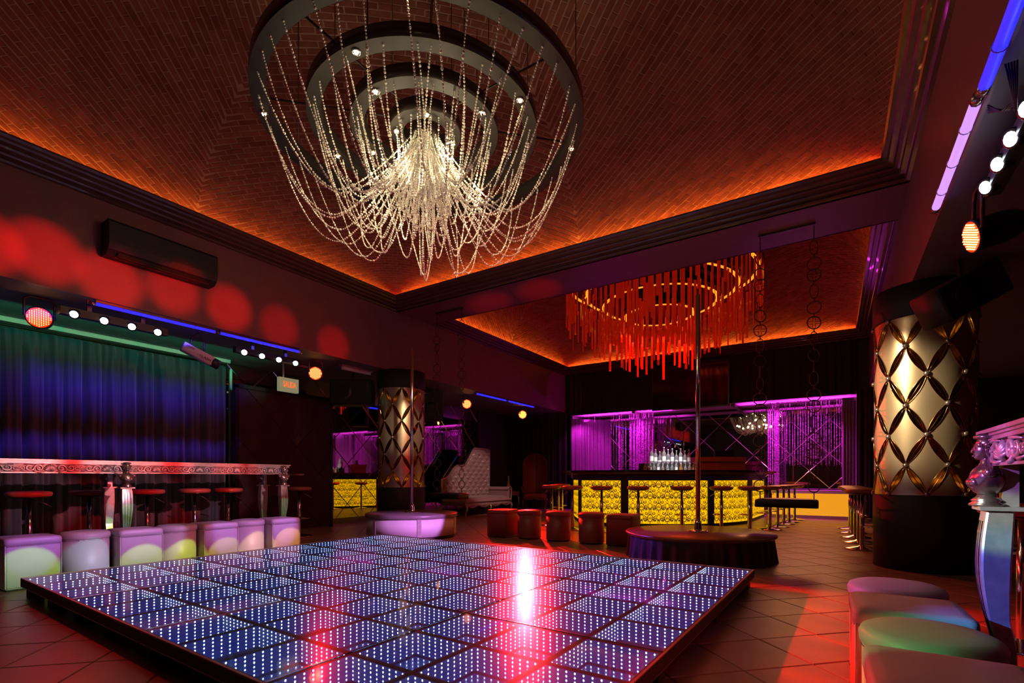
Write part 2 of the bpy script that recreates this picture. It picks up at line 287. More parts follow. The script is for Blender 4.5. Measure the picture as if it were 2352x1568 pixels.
# ------------------------------------------------------------------ mesh helpers
class MB:
    def __init__(s): s.v = []; s.f = []; s.sm = []
    def add(s, vs, fs, smooth=True):
        o = len(s.v); s.v += [tuple(v) for v in vs]; s.f += [tuple(i + o for i in f) for f in fs]; s.sm += [smooth] * len(fs); return s
    def box(s, x0, x1, y0, y1, z0, z1, faces='all', rot=None, c=None):
        vs = [(x0, y0, z0), (x1, y0, z0), (x1, y1, z0), (x0, y1, z0), (x0, y0, z1), (x1, y0, z1), (x1, y1, z1), (x0, y1, z1)]
        if rot is not None:
            R_ = Matrix.Rotation(rot, 3, 'Z'); vs = [tuple(R_ @ Vector(v) + Vector(c or (0, 0, 0))) for v in vs]
        fs = [(0, 3, 2, 1), (4, 5, 6, 7), (0, 1, 5, 4), (1, 2, 6, 5), (2, 3, 7, 6), (3, 0, 4, 7)]
        return s.add(vs, fs, False)
    def lathe(s, prof, n=24, c=(0, 0, 0), sx=1.0, sy=1.0, cap=True, smooth=True):
        vs = []; fs = []
        for r, z in prof:
            for i in range(n):
                a = 2 * pi * i / n; vs.append((c[0] + r * sx * cos(a), c[1] + r * sy * sin(a), c[2] + z))
        for k in range(len(prof) - 1):
            for i in range(n):
                j = (i + 1) % n; fs.append((k * n + i, k * n + j, (k + 1) * n + j, (k + 1) * n + i))
        if cap:
            fs.append(tuple(range(n - 1, -1, -1))); L = (len(prof) - 1) * n; fs.append(tuple(L + i for i in range(n)))
        return s.add(vs, fs, smooth)
    def tube(s, pts, r, n=6, closed=False, cap=True, flat=1.0):
        pts = [Vector(p) for p in pts]; N = len(pts); vs = []; fs = []
        up = None
        for i, p in enumerate(pts):
            if closed: t = pts[(i + 1) % N] - pts[i - 1]
            else: t = pts[min(i + 1, N - 1)] - pts[max(i - 1, 0)]
            if t.length < 1e-9: t = Vector((0, 0, 1))
            t.normalize()
            if up is None:
                up = Vector((0, 0, 1)) if abs(t.z) < 0.9 else Vector((1, 0, 0))
            a = up - t * up.dot(t)
            if a.length < 1e-6: a = t.orthogonal()
            a.normalize(); up = a; b = t.cross(a)
            rr = r[i] if isinstance(r, (list, tuple)) else r
            for k in range(n):
                th = 2 * pi * k / n; vs.append(tuple(p + a * (rr * cos(th)) + b * (rr * flat * sin(th))))
        M_ = N if closed else N - 1
        for i in range(M_):
            i2 = (i + 1) % N
            for k in range(n):
                k2 = (k + 1) % n; fs.append((i * n + k, i * n + k2, i2 * n + k2, i2 * n + k))
        if cap and not closed:
            fs.append(tuple(range(n - 1, -1, -1))); fs.append(tuple((N - 1) * n + k for k in range(n)))
        return s.add(vs, fs, True)
    def sphere(s, c, r, nu=8, nv=5, sx=1, sy=1, sz=1):
        vs = [(c[0], c[1], c[2] - r * sz)]; fs = []
        for j in range(1, nv):
            ph = -pi / 2 + pi * j / nv
            for i in range(nu):
                a = 2 * pi * i / nu; vs.append((c[0] + r * sx * cos(ph) * cos(a), c[1] + r * sy * cos(ph) * sin(a), c[2] + r * sz * sin(ph)))
        vs.append((c[0], c[1], c[2] + r * sz)); T = len(vs) - 1
        for i in range(nu):
            j = (i + 1) % nu; fs.append((0, 1 + j, 1 + i)); fs.append((T, T - nu + i, T - nu + j))
        for k in range(nv - 2):
            for i in range(nu):
                j = (i + 1) % nu; a = 1 + k * nu; fs.append((a + i, a + j, a + nu + j, a + nu + i))
        return s.add(vs, fs, True)
    def grid(s, fn, nu, nv, smooth=True):
        vs = [fn(i / nu, j / nv) for j in range(nv + 1) for i in range(nu + 1)]
        fs = [(j * (nu + 1) + i, j * (nu + 1) + i + 1, (j + 1) * (nu + 1) + i + 1, (j + 1) * (nu + 1) + i) for j in range(nv) for i in range(nu)]
        return s.add(vs, fs, smooth)
    def prism(s, poly, axis_fn, d0, d1, smooth=False):
        "poly 2-D outline, axis_fn(u,v,d)->xyz"
        n = len(poly); vs = [axis_fn(u, v, d0) for u, v in poly] + [axis_fn(u, v, d1) for u, v in poly]
        fs = [tuple(range(n - 1, -1, -1)), tuple(range(n, 2 * n))] + [(i, (i + 1) % n, n + (i + 1) % n, n + i) for i in range(n)]
        return s.add(vs, fs, smooth)
    def rbox(s, x0, x1, y0, y1, z0, z1, r=0.02, seg=3, top=0.0):
        "box with rounded vertical corners and a soft top"
        cs = []
        for cx, cy, a0 in ((x1 - r, y1 - r, 0), (x0 + r, y1 - r, 90), (x0 + r, y0 + r, 180), (x1 - r, y0 + r, 270)):
            for k in range(seg + 1):
                a = radians(a0 + 90 * k / seg); cs.append((cx, cy, cos(a) * r, sin(a) * r))
        n = len(cs); mx, my = (x0 + x1) / 2, (y0 + y1) / 2; vs = []; fs = []
        rows = [(z0, 1.0), (z1 - top, 1.0)]
        if top > 0:
            rows += [(z1 - top * 0.5, 0.985), (z1 - top * 0.15, 0.93), (z1, 0.80)]
        for z, k in rows:
            for cx, cy, dx, dy in cs: vs.append((mx + (cx + dx - mx) * k, my + (cy + dy - my) * k, z))
        for q in range(len(rows) - 1):
            for i in range(n):
                j = (i + 1) % n; fs.append((q * n + i, q * n + j, (q + 1) * n + j, (q + 1) * n + i))
        fs.append(tuple(range(n - 1, -1, -1)))
        s.add(vs, fs, True)
        L = (len(rows) - 1) * n
        vs2 = [vs[L + i] for i in range(n)] + [(mx, my, z1 + (0.012 if top else 0))]
        s.add(vs2, [(i, (i + 1) % n, n) for i in range(n)], bool(top))
        return s
    def mesh(s, name, m):
        me = bpy.data.meshes.new(name); me.from_pydata(s.v, [], s.f); me.update()
        me.polygons.foreach_set('use_smooth', s.sm)
        if m is not None: me.materials.append(M[m] if isinstance(m, str) else m)
        return me
    def build(s, name, m, parent=None, loc=None, rot=None):
        o = bpy.data.objects.new(name, s.mesh(name, m)); COL.objects.link(o)
        if parent is not None: o.parent = parent
        if loc is not None: o.location = loc
        if rot is not None: o.rotation_euler = rot
        return o

def tag(o, label, cat=None, group=None, kind=None):
    if label: o['label'] = label
    if cat: o['category'] = cat
    if group: o['group'] = group
    if kind: o['kind'] = kind
    return o
def thing(name, label, cat, loc=(0, 0, 0), rz=0, group=None):
    o = bpy.data.objects.new(name, None); COL.objects.link(o); o.location = loc; o.rotation_euler = (0, 0, rz)
    o.empty_display_size = 0.1
    return tag(o, label, cat, group)
def inst(name, me, parent=None, loc=None, rot=None):
    o = bpy.data.objects.new(name, me); COL.objects.link(o)
    if parent is not None: o.parent = parent
    if loc is not None: o.location = loc
    if rot is not None: o.rotation_euler = rot
    return o
CH = {}
def dup(root, loc, rz, label, group=None):
    def cp(o, par):
        c = o.copy(); COL.objects.link(c)
        if par is not None: c.parent = par
        for ch in o.children: cp(ch, c)
        return c
    r = cp(root, None); r.location = loc; r.rotation_euler = (0, 0, rz); r['label'] = label
    if group: r['group'] = group
    return r
def structure(o, label=None):
    o['kind'] = 'structure'
    if label: o['label'] = label
    return o
def circ(c, r, n=24, plane='XY', a0=0.0, a1=2 * pi, closed=True):
    out = []
    for i in range(n if closed else n + 1):
        a = a0 + (a1 - a0) * i / n
        if plane == 'XY': out.append((c[0] + r * cos(a), c[1] + r * sin(a), c[2]))
        elif plane == 'XZ': out.append((c[0] + r * cos(a), c[1], c[2] + r * sin(a)))
        else: out.append((c[0], c[1] + r * cos(a), c[2] + r * sin(a)))
    return out
# ------------------------------------------------------------------ floor with diagonal tiles
fl = MB().box(-9.6, XRW, -2.2, 15.2, -0.06, -0.004).build('floor', 'grout'); structure(fl, 'beige tiled floor laid on the diagonal')
P_T = 0.3875
def clip_ok(cx, cy): return -9.3 < cx < XRW - .2 and -1.6 < cy < 14.0
tiles = []
FW = (-sin(YAW), cos(YAW)); RT = (cos(YAW), sin(YAW))
for i in range(-40, 40):
    for j in range(-40, 40):
        sp = -2.302 + (i + .5) * P_T; sm_ = -3.24 + (j + .5) * P_T
        cx = (sp + sm_) / sqrt(2); cy = (sp - sm_) / sqrt(2)
        if not clip_ok(cx, cy): continue
        fd = cx * FW[0] + cy * FW[1]; rt = cx * RT[0] + cy * RT[1]
        vis = 0
        if fd > 1.2:
            px = 1176 + 1138 * rt / fd; py = 1096 + 1138 * .92 / fd
            if -60 < px < 2420 and py < 1640: vis = 1 / fd ** 2
            # hidden under the dance floor
            if -5.0 < cx < -0.9 and 1.3 < cy < 4.5: vis = 0
        tiles.append((vis, cx, cy))
tiles.sort(reverse=True)
h_ = P_T / 2 - 0.0022
def tile_mb(mb, cx, cy, dz=0):
    hh = h_ * sqrt(2); q = 0.006
    vs = [(cx + hh, cy, -.004), (cx, cy + hh, -.004), (cx - hh, cy, -.004), (cx, cy - hh, -.004),
          (cx + hh - q, cy, dz), (cx, cy + hh - q, dz), (cx - hh + q, cy, dz), (cx, cy - hh + q, dz)]
    mb.add(vs, [(4, 5, 6, 7), (0, 1, 5, 4), (1, 2, 6, 5), (2, 3, 7, 6), (3, 0, 4, 7)], False)
tmesh = MB(); tile_mb(tmesh, 0, 0); tmesh = tmesh.mesh('tile', 'tile')
rest = MB()
for k, (v, cx, cy) in enumerate(tiles):
    if k < 290 and v > 0: inst('tile', tmesh, fl, (cx, cy, random.uniform(-.0008, .0008)))
    else: tile_mb(rest, cx, cy)
o = rest.build('tile', 'tile', fl); tag(o, None, kind='stuff')

# ------------------------------------------------------------------ ceiling: beams, soffits, low ceilings
cl = MB()
H_ = 4.02
def boxb(x0, x1, y0, y1, z0, z1): cl.box(x0, x1, y0, y1, z0, z1)
boxb(XL - .02, XL, -1.8, Y3 + .25, ZB - .001, H_)            # left beam face
boxb(XR, XR + .02, -1.8, Y3 + .25, ZB - .001, H_)            # right beam face
boxb(XL, XR, Y1, Y2, ZS, ZS + .1)                     # cross beam soffit
boxb(XL, XR, Y1, Y1 + .02, ZS, H_); boxb(XL, XR, Y2 - .02, Y2, ZS, H_)
boxb(XL, XR, -1.8, Y0, ZS, ZS + .1); boxb(XL, XR, Y0 - .02, Y0, ZS, H_)
ce = cl.build('ceiling', 'paint'); structure(ce, 'dark maroon painted beams between the brick vaults')
lc = MB(); lc.box(-9.6, XL - .01, -2.2, Y3 + .2, ZB, ZB + .12); lc.box(XR + .01, XRW, -2.2, Y3 + .2, ZB, ZB + .12)
o = lc.build('ceiling', 'low_ceiling'); structure(o, 'low flat ceiling beside the vaults')
rf = MB().box(-9.8, XRW + .2, -2.4, 15.4, 6.3, 6.4); o = rf.build('ceiling', 'dark_paint'); structure(o, 'roof slab above the vaults')

# ------------------------------------------------------------------ cornices with a light trough
prof = [(0, 3.885), (.03, 3.89), (.045, 3.905), (.035, 3.92), (.05, 3.925), (.085, 3.93), (.095, 3.945), (.09, 3.955), (.11, 3.96), (.135, 3.97), (.15, 3.985),
        (.145, 3.995), (.165, 4.0), (.19, 4.005), (.205, 4.02), (.235, 4.03), (.25, 4.05), (.245, 4.07), (.225, 4.072), (.215, 4.03), (.06, 3.985), (0, 3.985)]
def cornice(name, x0, x1, y0, y1, lab):
    mb = MB(); n = len(prof); vs = []
    for (cx, cy, dx, dy) in ((x0, y0, 1, 1), (x1, y0, -1, 1), (x1, y1, -1, -1), (x0, y1, 1, -1)):
        for p, z in prof: vs.append((cx + dx * p, cy + dy * p, z))
    fs = []
    for k in range(4):
        k2 = (k + 1) % 4
        for i in range(n - 1): fs.append((k * n + i, k * n + i + 1, k2 * n + i + 1, k2 * n + i))
    mb.add(vs, fs, False)
    return structure(mb.build(name, 'cornice'), lab)
cornice('trim_1', XL, XR, Y0, Y1, 'dark moulded cornice round the near brick vault')
cornice('trim_2', XL, XR, Y2, Y3, 'dark moulded cornice round the far brick vault')

# ------------------------------------------------------------------ brick vaults, courses laid across the corners
def vault(x0, x1, y0, y1, lab, singles, ds, dt):
    xc, yc = (x0 + x1) / 2, (y0 + y1) / 2; RX, RY = (x1 - x0) / 2, (y1 - y0) / 2
    Z0, HV = 3.93, 1.95
    def P(a, b, off=0.0):
        p = Vector((xc + RX * sin(a), yc + RY * sin(b), Z0 + HV * cos(a) * cos(b)))
        if off:
            n = Vector((-sin(a) * HV * cos(b) / RX * -1, -sin(b) * HV * cos(a) / RY * -1, max(cos(a) * cos(b), .05))); n = Vector((sin(a) / RX, sin(b) / RY, cos(a) * cos(b) / HV + .05)).normalized()
            p = p - n * off
        return p
    hp = pi / 2
    base = MB().grid(lambda u, v: tuple(P(-hp + pi * u, -hp + pi * v)), 48, 48).build('ceiling', 'mortar'); structure(base, lab)
    lst = []
    rows = int(pi / ds)
    for qa, qb in ((1, 1), (1, -1), (-1, 1), (-1, -1)):
        for k in range(rows):
            s0, s1 = k * ds + ds * .11, (k + 1) * ds - ds * .11
            tmax = min(s1, pi - s1)
            off = (k % 2) * .5 + random.uniform(-.12, .12)
            n0 = int(-tmax / dt) - 2
            for i in range(n0, -n0 + 1):
                t0 = (i + off) * dt + dt * .03; t1 = (i + 1 + off) * dt - dt * .03
                t0 = max(t0, -tmax); t1 = min(t1, tmax)
                if t1 - t0 < dt * .18: continue
                j = random.uniform(-.05, .05) * ds
                lst.append((qa, qb, s0 + j, s1 + j, t0, t1))
    def bmesh_of(mb, b):
        qa, qb, s0, s1, t0, t1 = b
        c = []
        dp = random.uniform(.003, .009)
        for off in (0.0, dp):
            for s_, t_ in ((s0, t0), (s1, t0), (s1, t1), (s0, t1)):
                a = min(max((s_ + t_) / 2, 0), hp); bb = min(max((s_ - t_) / 2, 0), hp)
                c.append(tuple(P(qa * a, qb * bb, off)))
        mb.add(c, [(4, 5, 6, 7), (0, 1, 5, 4), (1, 2, 6, 5), (2, 3, 7, 6), (3, 0, 4, 7)], False)
    sc = []
    for b in lst:
        qa, qb, s0, s1, t0, t1 = b
        p = P(qa * ((s0 + s1 + t0 + t1) / 4), qb * ((s0 + s1 - t0 - t1) / 4))
        fd = p.x * FW[0] + p.y * FW[1]; rt = p.x * RT[0] + p.y * RT[1]; v = 0
        if fd > .5:
            px = 1176 + 1138 * rt / fd; py = 1096 - 1138 * (p.z - .92) / fd
            if -20 < px < 2372 and -20 < py < 700 and not (600 < px < 1290 and py < 430) and p.z > 4.25: v = 1 / (fd * fd + (p.z - .92) ** 2)
        sc.append(v)
    order = sorted(range(len(lst)), key=lambda i: -sc[i])
    pick = set(order[:singles])
    rest = MB()
    for i, b in enumerate(lst):
        if i in pick:
            m1 = MB(); bmesh_of(m1, b); m1.build('brick', 'brick', base)
        else: bmesh_of(rest, b)
    tag(rest.build('brick', 'brick', base), None, kind='stuff')
vault(XL, XR, Y0, Y1, 'near brick vault over the dance floor', 290, 0.030, 0.100)
vault(XL, XR, Y2, Y3, 'far brick vault over the bar', 0, 0.033, 0.095)

# ------------------------------------------------------------------ walls
def wall(name, x0, x1, y0, y1, z0, z1, m, lab): return structure(MB().box(x0, x1, y0, y1, z0, z1).build(name, m), lab)
wall('wall_left', XM - .2, XM - .06, -2.2, 4.25, 0, ZB, 'dark_paint', 'dark wall behind the blue curtain')
wall('wall_left', XM - .2, XM - .05, 4.25, 11.25, 0, ZB, 'dark_paint', 'wall that carries the left mirror')
wall('wall_left', XM - .2, XM + .02, 11.25, 13.2, 0, ZB, 'dark_paint', 'dark corner wall at the far end of the lounge')
wall('wall_far', XM - .2, -6.44, 13.0, 13.2, 0, ZB, 'dark_paint', 'dark wall behind the canopy chair')
wall('wall_far', XL, XR, 13.10, 13.16, 2.74, 4.05, 'dark_paint', 'dark wall above the bar niche')
wall('wall_far', 0.62, XRW, 12.9, 13.1, 0, ZB, 'dark_paint', 'dark wall right of the bar niche')
wall('wall_far', -6.5, 0.7, YM + .03, YM + .2, 0, 2.9, 'dark_paint', 'wall that carries the bar mirror')
wall('wall_right', XRW - .1, XRW, -2.2, 13, 0, ZB, 'dark_paint', 'dark wall on the right side')
wall('wall_near', -9.6, XRW, -2.2, -2.1, 0, 4.1, 'dark_paint', 'wall behind the viewer')
o = MB().box(-6.5, .7, 13.0, YM + .03, 2.72, 2.78).build('ceiling', 'white_paint'); structure(o, 'white ceiling of the bar niche lit purple')
wall('wall_left', -6.52, -6.44, 13.0, YM + .03, 0, 2.72, 'white_paint', 'left cheek of the bar niche')
wall('wall_right', .44, .52, 13.0, YM + .03, 0, 2.72, 'white_paint', 'right cheek of the bar niche')
bb = MB()
for x in (-4.55, -2.05): bb.box(x - .04, x + .04, 13.05, YM, 2.66, 2.72)
structure(bb.build('trim_3', 'cornice'), 'dark battens under the niche ceiling')
structure(MB().box(XM - .04, XM + .05, 5.95, 11.2, 0, .10).build('baseboard_left', 'cornice'), 'low plinth under the left mirror')

# mirrors with bevelled diagonal joints: every pane is a part
def mirror(name, lab, along, const, a0, a1, z0, z1, pitch, phase, sign):
    """panes are 45 degree diamonds clipped to the wall rectangle"""
    root = thing(name, lab, 'mirror', (0, 0, 0))
    def pt(a, z, d): return (const + sign * d, a, z) if along == 'Y' else (a, const + sign * d, z)
    h = pitch / 2
    def clip(poly):
        for ax, lim, keep in ((0, a0, 1), (0, a1, -1), (1, z0, 1), (1, z1, -1)):
            out = []
            for i in range(len(poly)):
                p, q = poly[i], poly[(i + 1) % len(poly)]
                ip, iq = keep * (p[ax] - lim) >= 0, keep * (q[ax] - lim) >= 0
                if ip: out.append(p)
                if ip != iq:
                    t = (lim - p[ax]) / (q[ax] - p[ax]); out.append((p[0] + t * (q[0] - p[0]), p[1] + t * (q[1] - p[1])))
            poly = out
            if len(poly) < 3: return None
        return poly
    A = int((a1 - a0) / h) + 4
    for i in range(-2, A):
        for j in range(-3, 12):
            if (i + j) % 2: continue
            ca, cz = a0 + phase[0] + i * h, phase[1] + j * h
            e = h - .012
            pl = clip([(ca + e, cz), (ca, cz + e), (ca - e, cz), (ca, cz - e)])
            if not pl: continue
            ar = abs(sum(pl[k][0] * pl[(k + 1) % len(pl)][1] - pl[(k + 1) % len(pl)][0] * pl[k][1] for k in range(len(pl)))) / 2
            if ar < .01: continue
            MB().prism(pl, pt, 0.0, .006).build('mirror_pane', 'mirror', root)
    # bevel strips
    for sgn in (1, -1):
        for k in range(-12, A + 12):
            c = (a0 + phase[0] + h) - sgn * phase[1] + k * 2 * h if True else 0
            # line a - sgn*z = c
            pts = []
            for z in (z0, z1):
                a = c + sgn * z
                pts.append((a, z))
            (p, q) = pts
            # clip along a
            def cl1(p, q):
                lo, hi = 0.0, 1.0; da = q[0] - p[0]
                for lim, kp in ((a0, 1), (a1, -1)):
                    if abs(da) < 1e-9: continue
                    t = (lim - p[0]) / da
                    if kp * da > 0: lo = max(lo, t)
                    else: hi = min(hi, t)
                if hi - lo < .02: return None
                f = lambda t: (p[0] + da * t, p[1] + (q[1] - p[1]) * t)
                return f(lo), f(hi)
            r = cl1(p, q)
            if not r: continue
            (pa, pz), (qa, qz) = r
            wv = .011; L = hypot(qa - pa, qz - pz); nx, nz = -(qz - pz) / L * wv, (qa - pa) / L * wv
            vs = [pt(pa + nx, pz + nz, .004), pt(pa, pz, .010), pt(pa - nx, pz - nz, .004), pt(qa + nx, qz + nz, .004), pt(qa, qz, .010), pt(qa - nx, qz - nz, .004)]
            MB().add(vs, [(0, 1, 4, 3), (1, 2, 5, 4)], False).build('bevel_strip', 'bevel', root)
    return root
mirror('wall_mirror', 'tall diamond patterned mirror along the left, behind the gilded sofa', 'Y', XM, 4.32, 11.2, .10, ZB - .01, .82, (.38, .38), 1)
mirror('wall_mirror', 'wide diamond patterned mirror at the back of the purple bar niche', 'X', YM, -6.2, .40, .55, 2.66, .82, (.38, .26), -1)

# black lacquer partition with diagonal grooves in front of the mirror
pr = thing('partition_panel', 'black lacquered partition with diagonal grooves between curtain and mirror', 'panel', (-7.9, 5.05, 0))
MB().box(-.05, .0, -.83, .86, .02, 2.34).build('panel_core', 'matte_black', pr)
fr = MB(); fr.box(-.06, .02, .86, .92, 0, 2.38); fr.box(-.06, .02, -.89, -.83, 0, 2.38); fr.box(-.06, .02, -.89, .92, 2.34, 2.40)
fr.build('panel_frame', 'black', pr)
MB().box(.0, .012, -.8, .84, .0, .018).build('floor_rail', 'chrome', pr)
def clip_rect(poly, a0, a1, z0, z1):
    for ax, lim, keep in ((0, a0, 1), (0, a1, -1), (1, z0, 1), (1, z1, -1)):
        out = []
        for i in range(len(poly)):
            p, q = poly[i], poly[(i + 1) % len(poly)]
            ip, iq = keep * (p[ax] - lim) >= 0, keep * (q[ax] - lim) >= 0
            if ip: out.append(p)
            if ip != iq:
                t = (lim - p[ax]) / (q[ax] - p[ax]); out.append((p[0] + t * (q[0] - p[0]), p[1] + t * (q[1] - p[1])))
        poly = out
        if len(poly) < 3: return None
    return poly
h = .47
for i in range(-3, 5):
    for j in range(-1, 8):
        if (i + j) % 2: continue
        e = h - .012; ca, cz = -.30 + i * h, .52 + j * h
        pl = clip_rect([(ca + e, cz), (ca, cz + e), (ca - e, cz), (ca, cz - e)], -.83, .86, .03, 2.33)
        if pl: MB().prism(pl, lambda u, v, d: (d, u, v), .0, .012).build('lacquer_panel', 'lacquer', pr)
# door pull seen as a pink bar
MB().box(.012, .05, -.05, .30, .955, .985).build('push_bar', 'chrome', pr)

# ------------------------------------------------------------------ curtains
def curtain(name, lab, p0, p1, z0, z1, amp, folds, m, header=True, seed=1, nu=260, cat='curtain'):
    rnd = random.Random(seed); ph = [rnd.uniform(0, 6.28) for _ in range(4)]
    L = hypot(p1[0] - p0[0], p1[1] - p0[1]); ux, uy = (p1[0] - p0[0]) / L, (p1[1] - p0[1]) / L; nx, ny = uy, -ux
    def fn(u, v):
        s = u * L; z = z1 - v * (z1 - z0)
        k = .35 + .65 * min(1, v * 3)
        ww = u * folds * 2 * pi + .9 * sin(u * 9 + ph[0]) + .25 * v * sin(u * 23 + ph[1])
        d = abs(sin(ww / 2)) ** .45 * 2 - 1
        d = amp * k * (d + .35 * sin(ww * 1.7 + ph[2]) + .12 * sin(ww * 3.1 + v * 2 + ph[3]))
        if header and v < .05: d += amp * .25 * sin(u * folds * 14)
        return (p0[0] + ux * s + nx * d, p0[1] + uy * s + ny * d, z)
    o = MB().grid(fn, nu, 22).build(name, m)
    return tag(o, lab, cat)
curtain('stage_curtain', 'long pleated curtain washed in blue light along the left wall', (-8.28, -1.9), (-8.20, 4.18), .03, 2.70, .075, 31, 'curtain', seed=3, nu=700)
structure(MB().box(-8.34, -8.19, -2.0, 4.25, 2.765, 2.82).build('trim_4', 'white_paint'), 'pale ledge above the blue curtain')
rod = MB().tube([(-8.28, -1.9, 2.73), (-8.20, 4.2, 2.73)], .012, 6).build('curtain_rod', 'iron')
tag(rod, 'thin dark rod carrying the blue curtain', 'rod')
MB().box(-8.16, -8.12, 4.2, 4.24, 0, 2.66).build('door_jamb', 'silver') and None
tag(bpy.data.objects['door_jamb'], 'narrow silver strip between blue curtain and black partition', 'trim')
curtain('valance_curtain', 'black gathered cloth hanging above the left part of the bar niche', (-6.46, 12.93), (-3.9, 12.93), 2.70, 3.96, .025, 17, 'black_cloth', seed=5, nu=220)
curtain('valance_curtain', 'black gathered cloth hanging above the right part of the bar niche', (-2.15, 12.93), (.40, 12.93), 2.72, 3.98, .025, 15, 'black_cloth', seed=6, nu=220)
curtain('niche_curtain', 'black drape closing the bar niche at its right side', (.42, 12.9), (1.3, 12.6), .02, 2.78, .03, 7, 'black_cloth', seed=8, nu=90)
curtain('niche_curtain', 'black drape on the wall behind the canopy chair', (-8.35, 12.75), (-6.5, 12.95), .02, 2.80, .03, 11, 'black_cloth', seed=9, nu=120)
curtain('niche_curtain', 'black drape on the wall right of the big column', (2.95, 2.0), (2.95, 12.0), .02, 2.78, .03, 40, 'black_cloth', seed=10, nu=320)
curtain('sheer_curtain', 'sheer purple lit curtain at the left of the bar niche', (-6.40, 13.02), (-5.55, 13.95), .9, 2.62, .03, 12, 'sheer', seed=11, nu=160)
curtain('sheer_curtain', 'narrow tied purple sheer at the right edge of the bar niche', (.16, 13.04), (.38, 13.10), .62, 2.66, .015, 4, 'sheer', seed=12, nu=50)
# ------------------------------------------------------------------ LED dance floor
DFA = -0.0265
CX0, CY0, PX, PY = -5.26, 1.012, 1.1425, 1.182
df = thing('dance_floor', 'low platform of mirrored LED cells under glass in the middle of the room', 'dance floor', (0, 0, 0), DFA)
ZT = .147
cw, chh = PX / 3, PY / 3; rim = .016
# one light cell: four walls with painted glow and LEDs over a mirror bottom
cell = MB(); sx, sy = cw / 2 - rim, chh / 2 - rim; zt, zb = ZT - .008, ZT - .062
for (ax, ay, bx, by) in ((-sx, sy, sx, sy), (sx, -sy, -sx, -sy), (-sx, -sy, -sx, sy), (sx, sy, sx, -sy)):
    cell.add([(ax, ay, zb), (bx, by, zb), (bx, by, zt), (ax, ay, zt)], [(0, 1, 2, 3)], False)
wall_me = cell.mesh('cell_wall_glow', 'e_wall_glow')
bot = MB().add([(-sx, -sy, zb), (sx, -sy, zb), (sx, sy, zb), (-sx, sy, zb)], [(0, 1, 2, 3)], False); bot_me = bot.mesh('mirror_bottom', 'cell_mirror')
leds = MB()
def led(x, y, z, nx, ny):
    r = .0042; tx, ty = -ny, nx
    vs = [(x + nx * .004, y + ny * .004, z)]
    for k in range(6):
        a = pi / 3 * k; vs.append((x + tx * r * cos(a) + nx * .0005, y + ty * r * cos(a) + ny * .0005, z + r * 1.15 * sin(a)))
    leds.add(vs, [(0, 1 + (k + 1) % 6, 1 + k) for k in range(6)] + [(0, 1 + k, 1 + (k + 1) % 6) for k in range(0)], True)
for z in (zt - .008, zt - .026, zt - .044):  # rows below the first stand in for repeated mirror images
    for k in range(9):
        t = -1 + 2 * (k + .5) / 9
        led(sx * t, sy, z, 0, -1); led(sx * t, -sy, z, 0, 1); led(sx, sy * t, z, -1, 0); led(-sx, sy * t, z, 1, 0)
led_me = leds.mesh('led_and_mirror_image', 'e_led')
stk = MB()  # blue glow streaks of the LEDs, painted as thin emissive strips
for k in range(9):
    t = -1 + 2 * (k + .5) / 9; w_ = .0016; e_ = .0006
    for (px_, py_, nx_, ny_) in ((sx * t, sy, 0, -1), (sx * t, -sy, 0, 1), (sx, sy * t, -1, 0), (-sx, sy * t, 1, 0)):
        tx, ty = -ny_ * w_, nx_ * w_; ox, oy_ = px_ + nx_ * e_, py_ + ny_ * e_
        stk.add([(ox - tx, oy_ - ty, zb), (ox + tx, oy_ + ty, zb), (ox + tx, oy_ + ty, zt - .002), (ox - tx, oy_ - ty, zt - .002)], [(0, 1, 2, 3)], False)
stk_me = stk.mesh('led_glow_streak', 'e_streak')
for i in range(12):
    for j in range(9):
        loc = (CX0 + cw * (i + .5), CY0 + chh * (j + .5), 0)
        c_ = inst('light_cell', wall_me, df, loc)
        inst('mirror_bottom', bot_me, c_); l_ = inst('led_and_mirror_image', led_me, c_); l_['kind'] = 'stuff'; l_ = inst('led_glow_streak', stk_me, c_); l_['kind'] = 'stuff'
bars = MB()
for i in range(13):
    x = CX0 + cw * i; q = rim * .93; bars.box(x - q, x + q, CY0, CY0 + 3 * PY, ZT - .06, ZT - .006)
for j in range(10):
    y = CY0 + chh * j; q = rim * .93; bars.box(CX0, CX0 + 4 * PX, y - q, y + q, ZT - .06, ZT - .0062)
bars.build('divider_grid', 'matte_black', df)
gm = MB().add([(-PX / 2 + .004, -PY / 2 + .004, 0), (PX / 2 - .004, -PY / 2 + .004, 0), (PX / 2 - .004, PY / 2 - .004, 0), (-PX / 2 + .004, PY / 2 - .004, 0)], [(0, 1, 2, 3)], False).mesh('glass_panel', 'glass_top')
for i in range(4):
    for j in range(3): inst('glass_panel', gm, df, (CX0 + PX * (i + .5), CY0 + PY * (j + .5), ZT - .001))
for i in range(1, 4):
    x = CX0 + PX * i; MB().box(x - .005, x + .005, CY0, CY0 + 3 * PY, ZT - .004, ZT + .002).build('joint_strip', 'chrome', df)
for j in range(1, 3):
    y = CY0 + PY * j; MB().box(CX0, CX0 + 4 * PX, y - .004, y + .004, ZT - .004, ZT + .001).build('joint_strip', 'black', df)
X1_, Y1_ = CX0 + 4 * PX, CY0 + 3 * PY; fw_ = .012
for (a, b, c, d) in ((CX0 - fw_, CX0, CY0 - fw_, Y1_ + fw_), (X1_, X1_ + fw_, CY0 - fw_, Y1_ + fw_), (CX0, X1_, CY0 - fw_, CY0), (CX0, X1_, Y1_, Y1_ + fw_)):
    MB().box(a, b, c, d, ZT - .068, ZT + .001).build('edge_frame', 'steel', df)
MB().box(CX0, X1_, CY0, Y1_, ZT - .068, ZT - .0625).build('base_tray', 'matte_black', df)
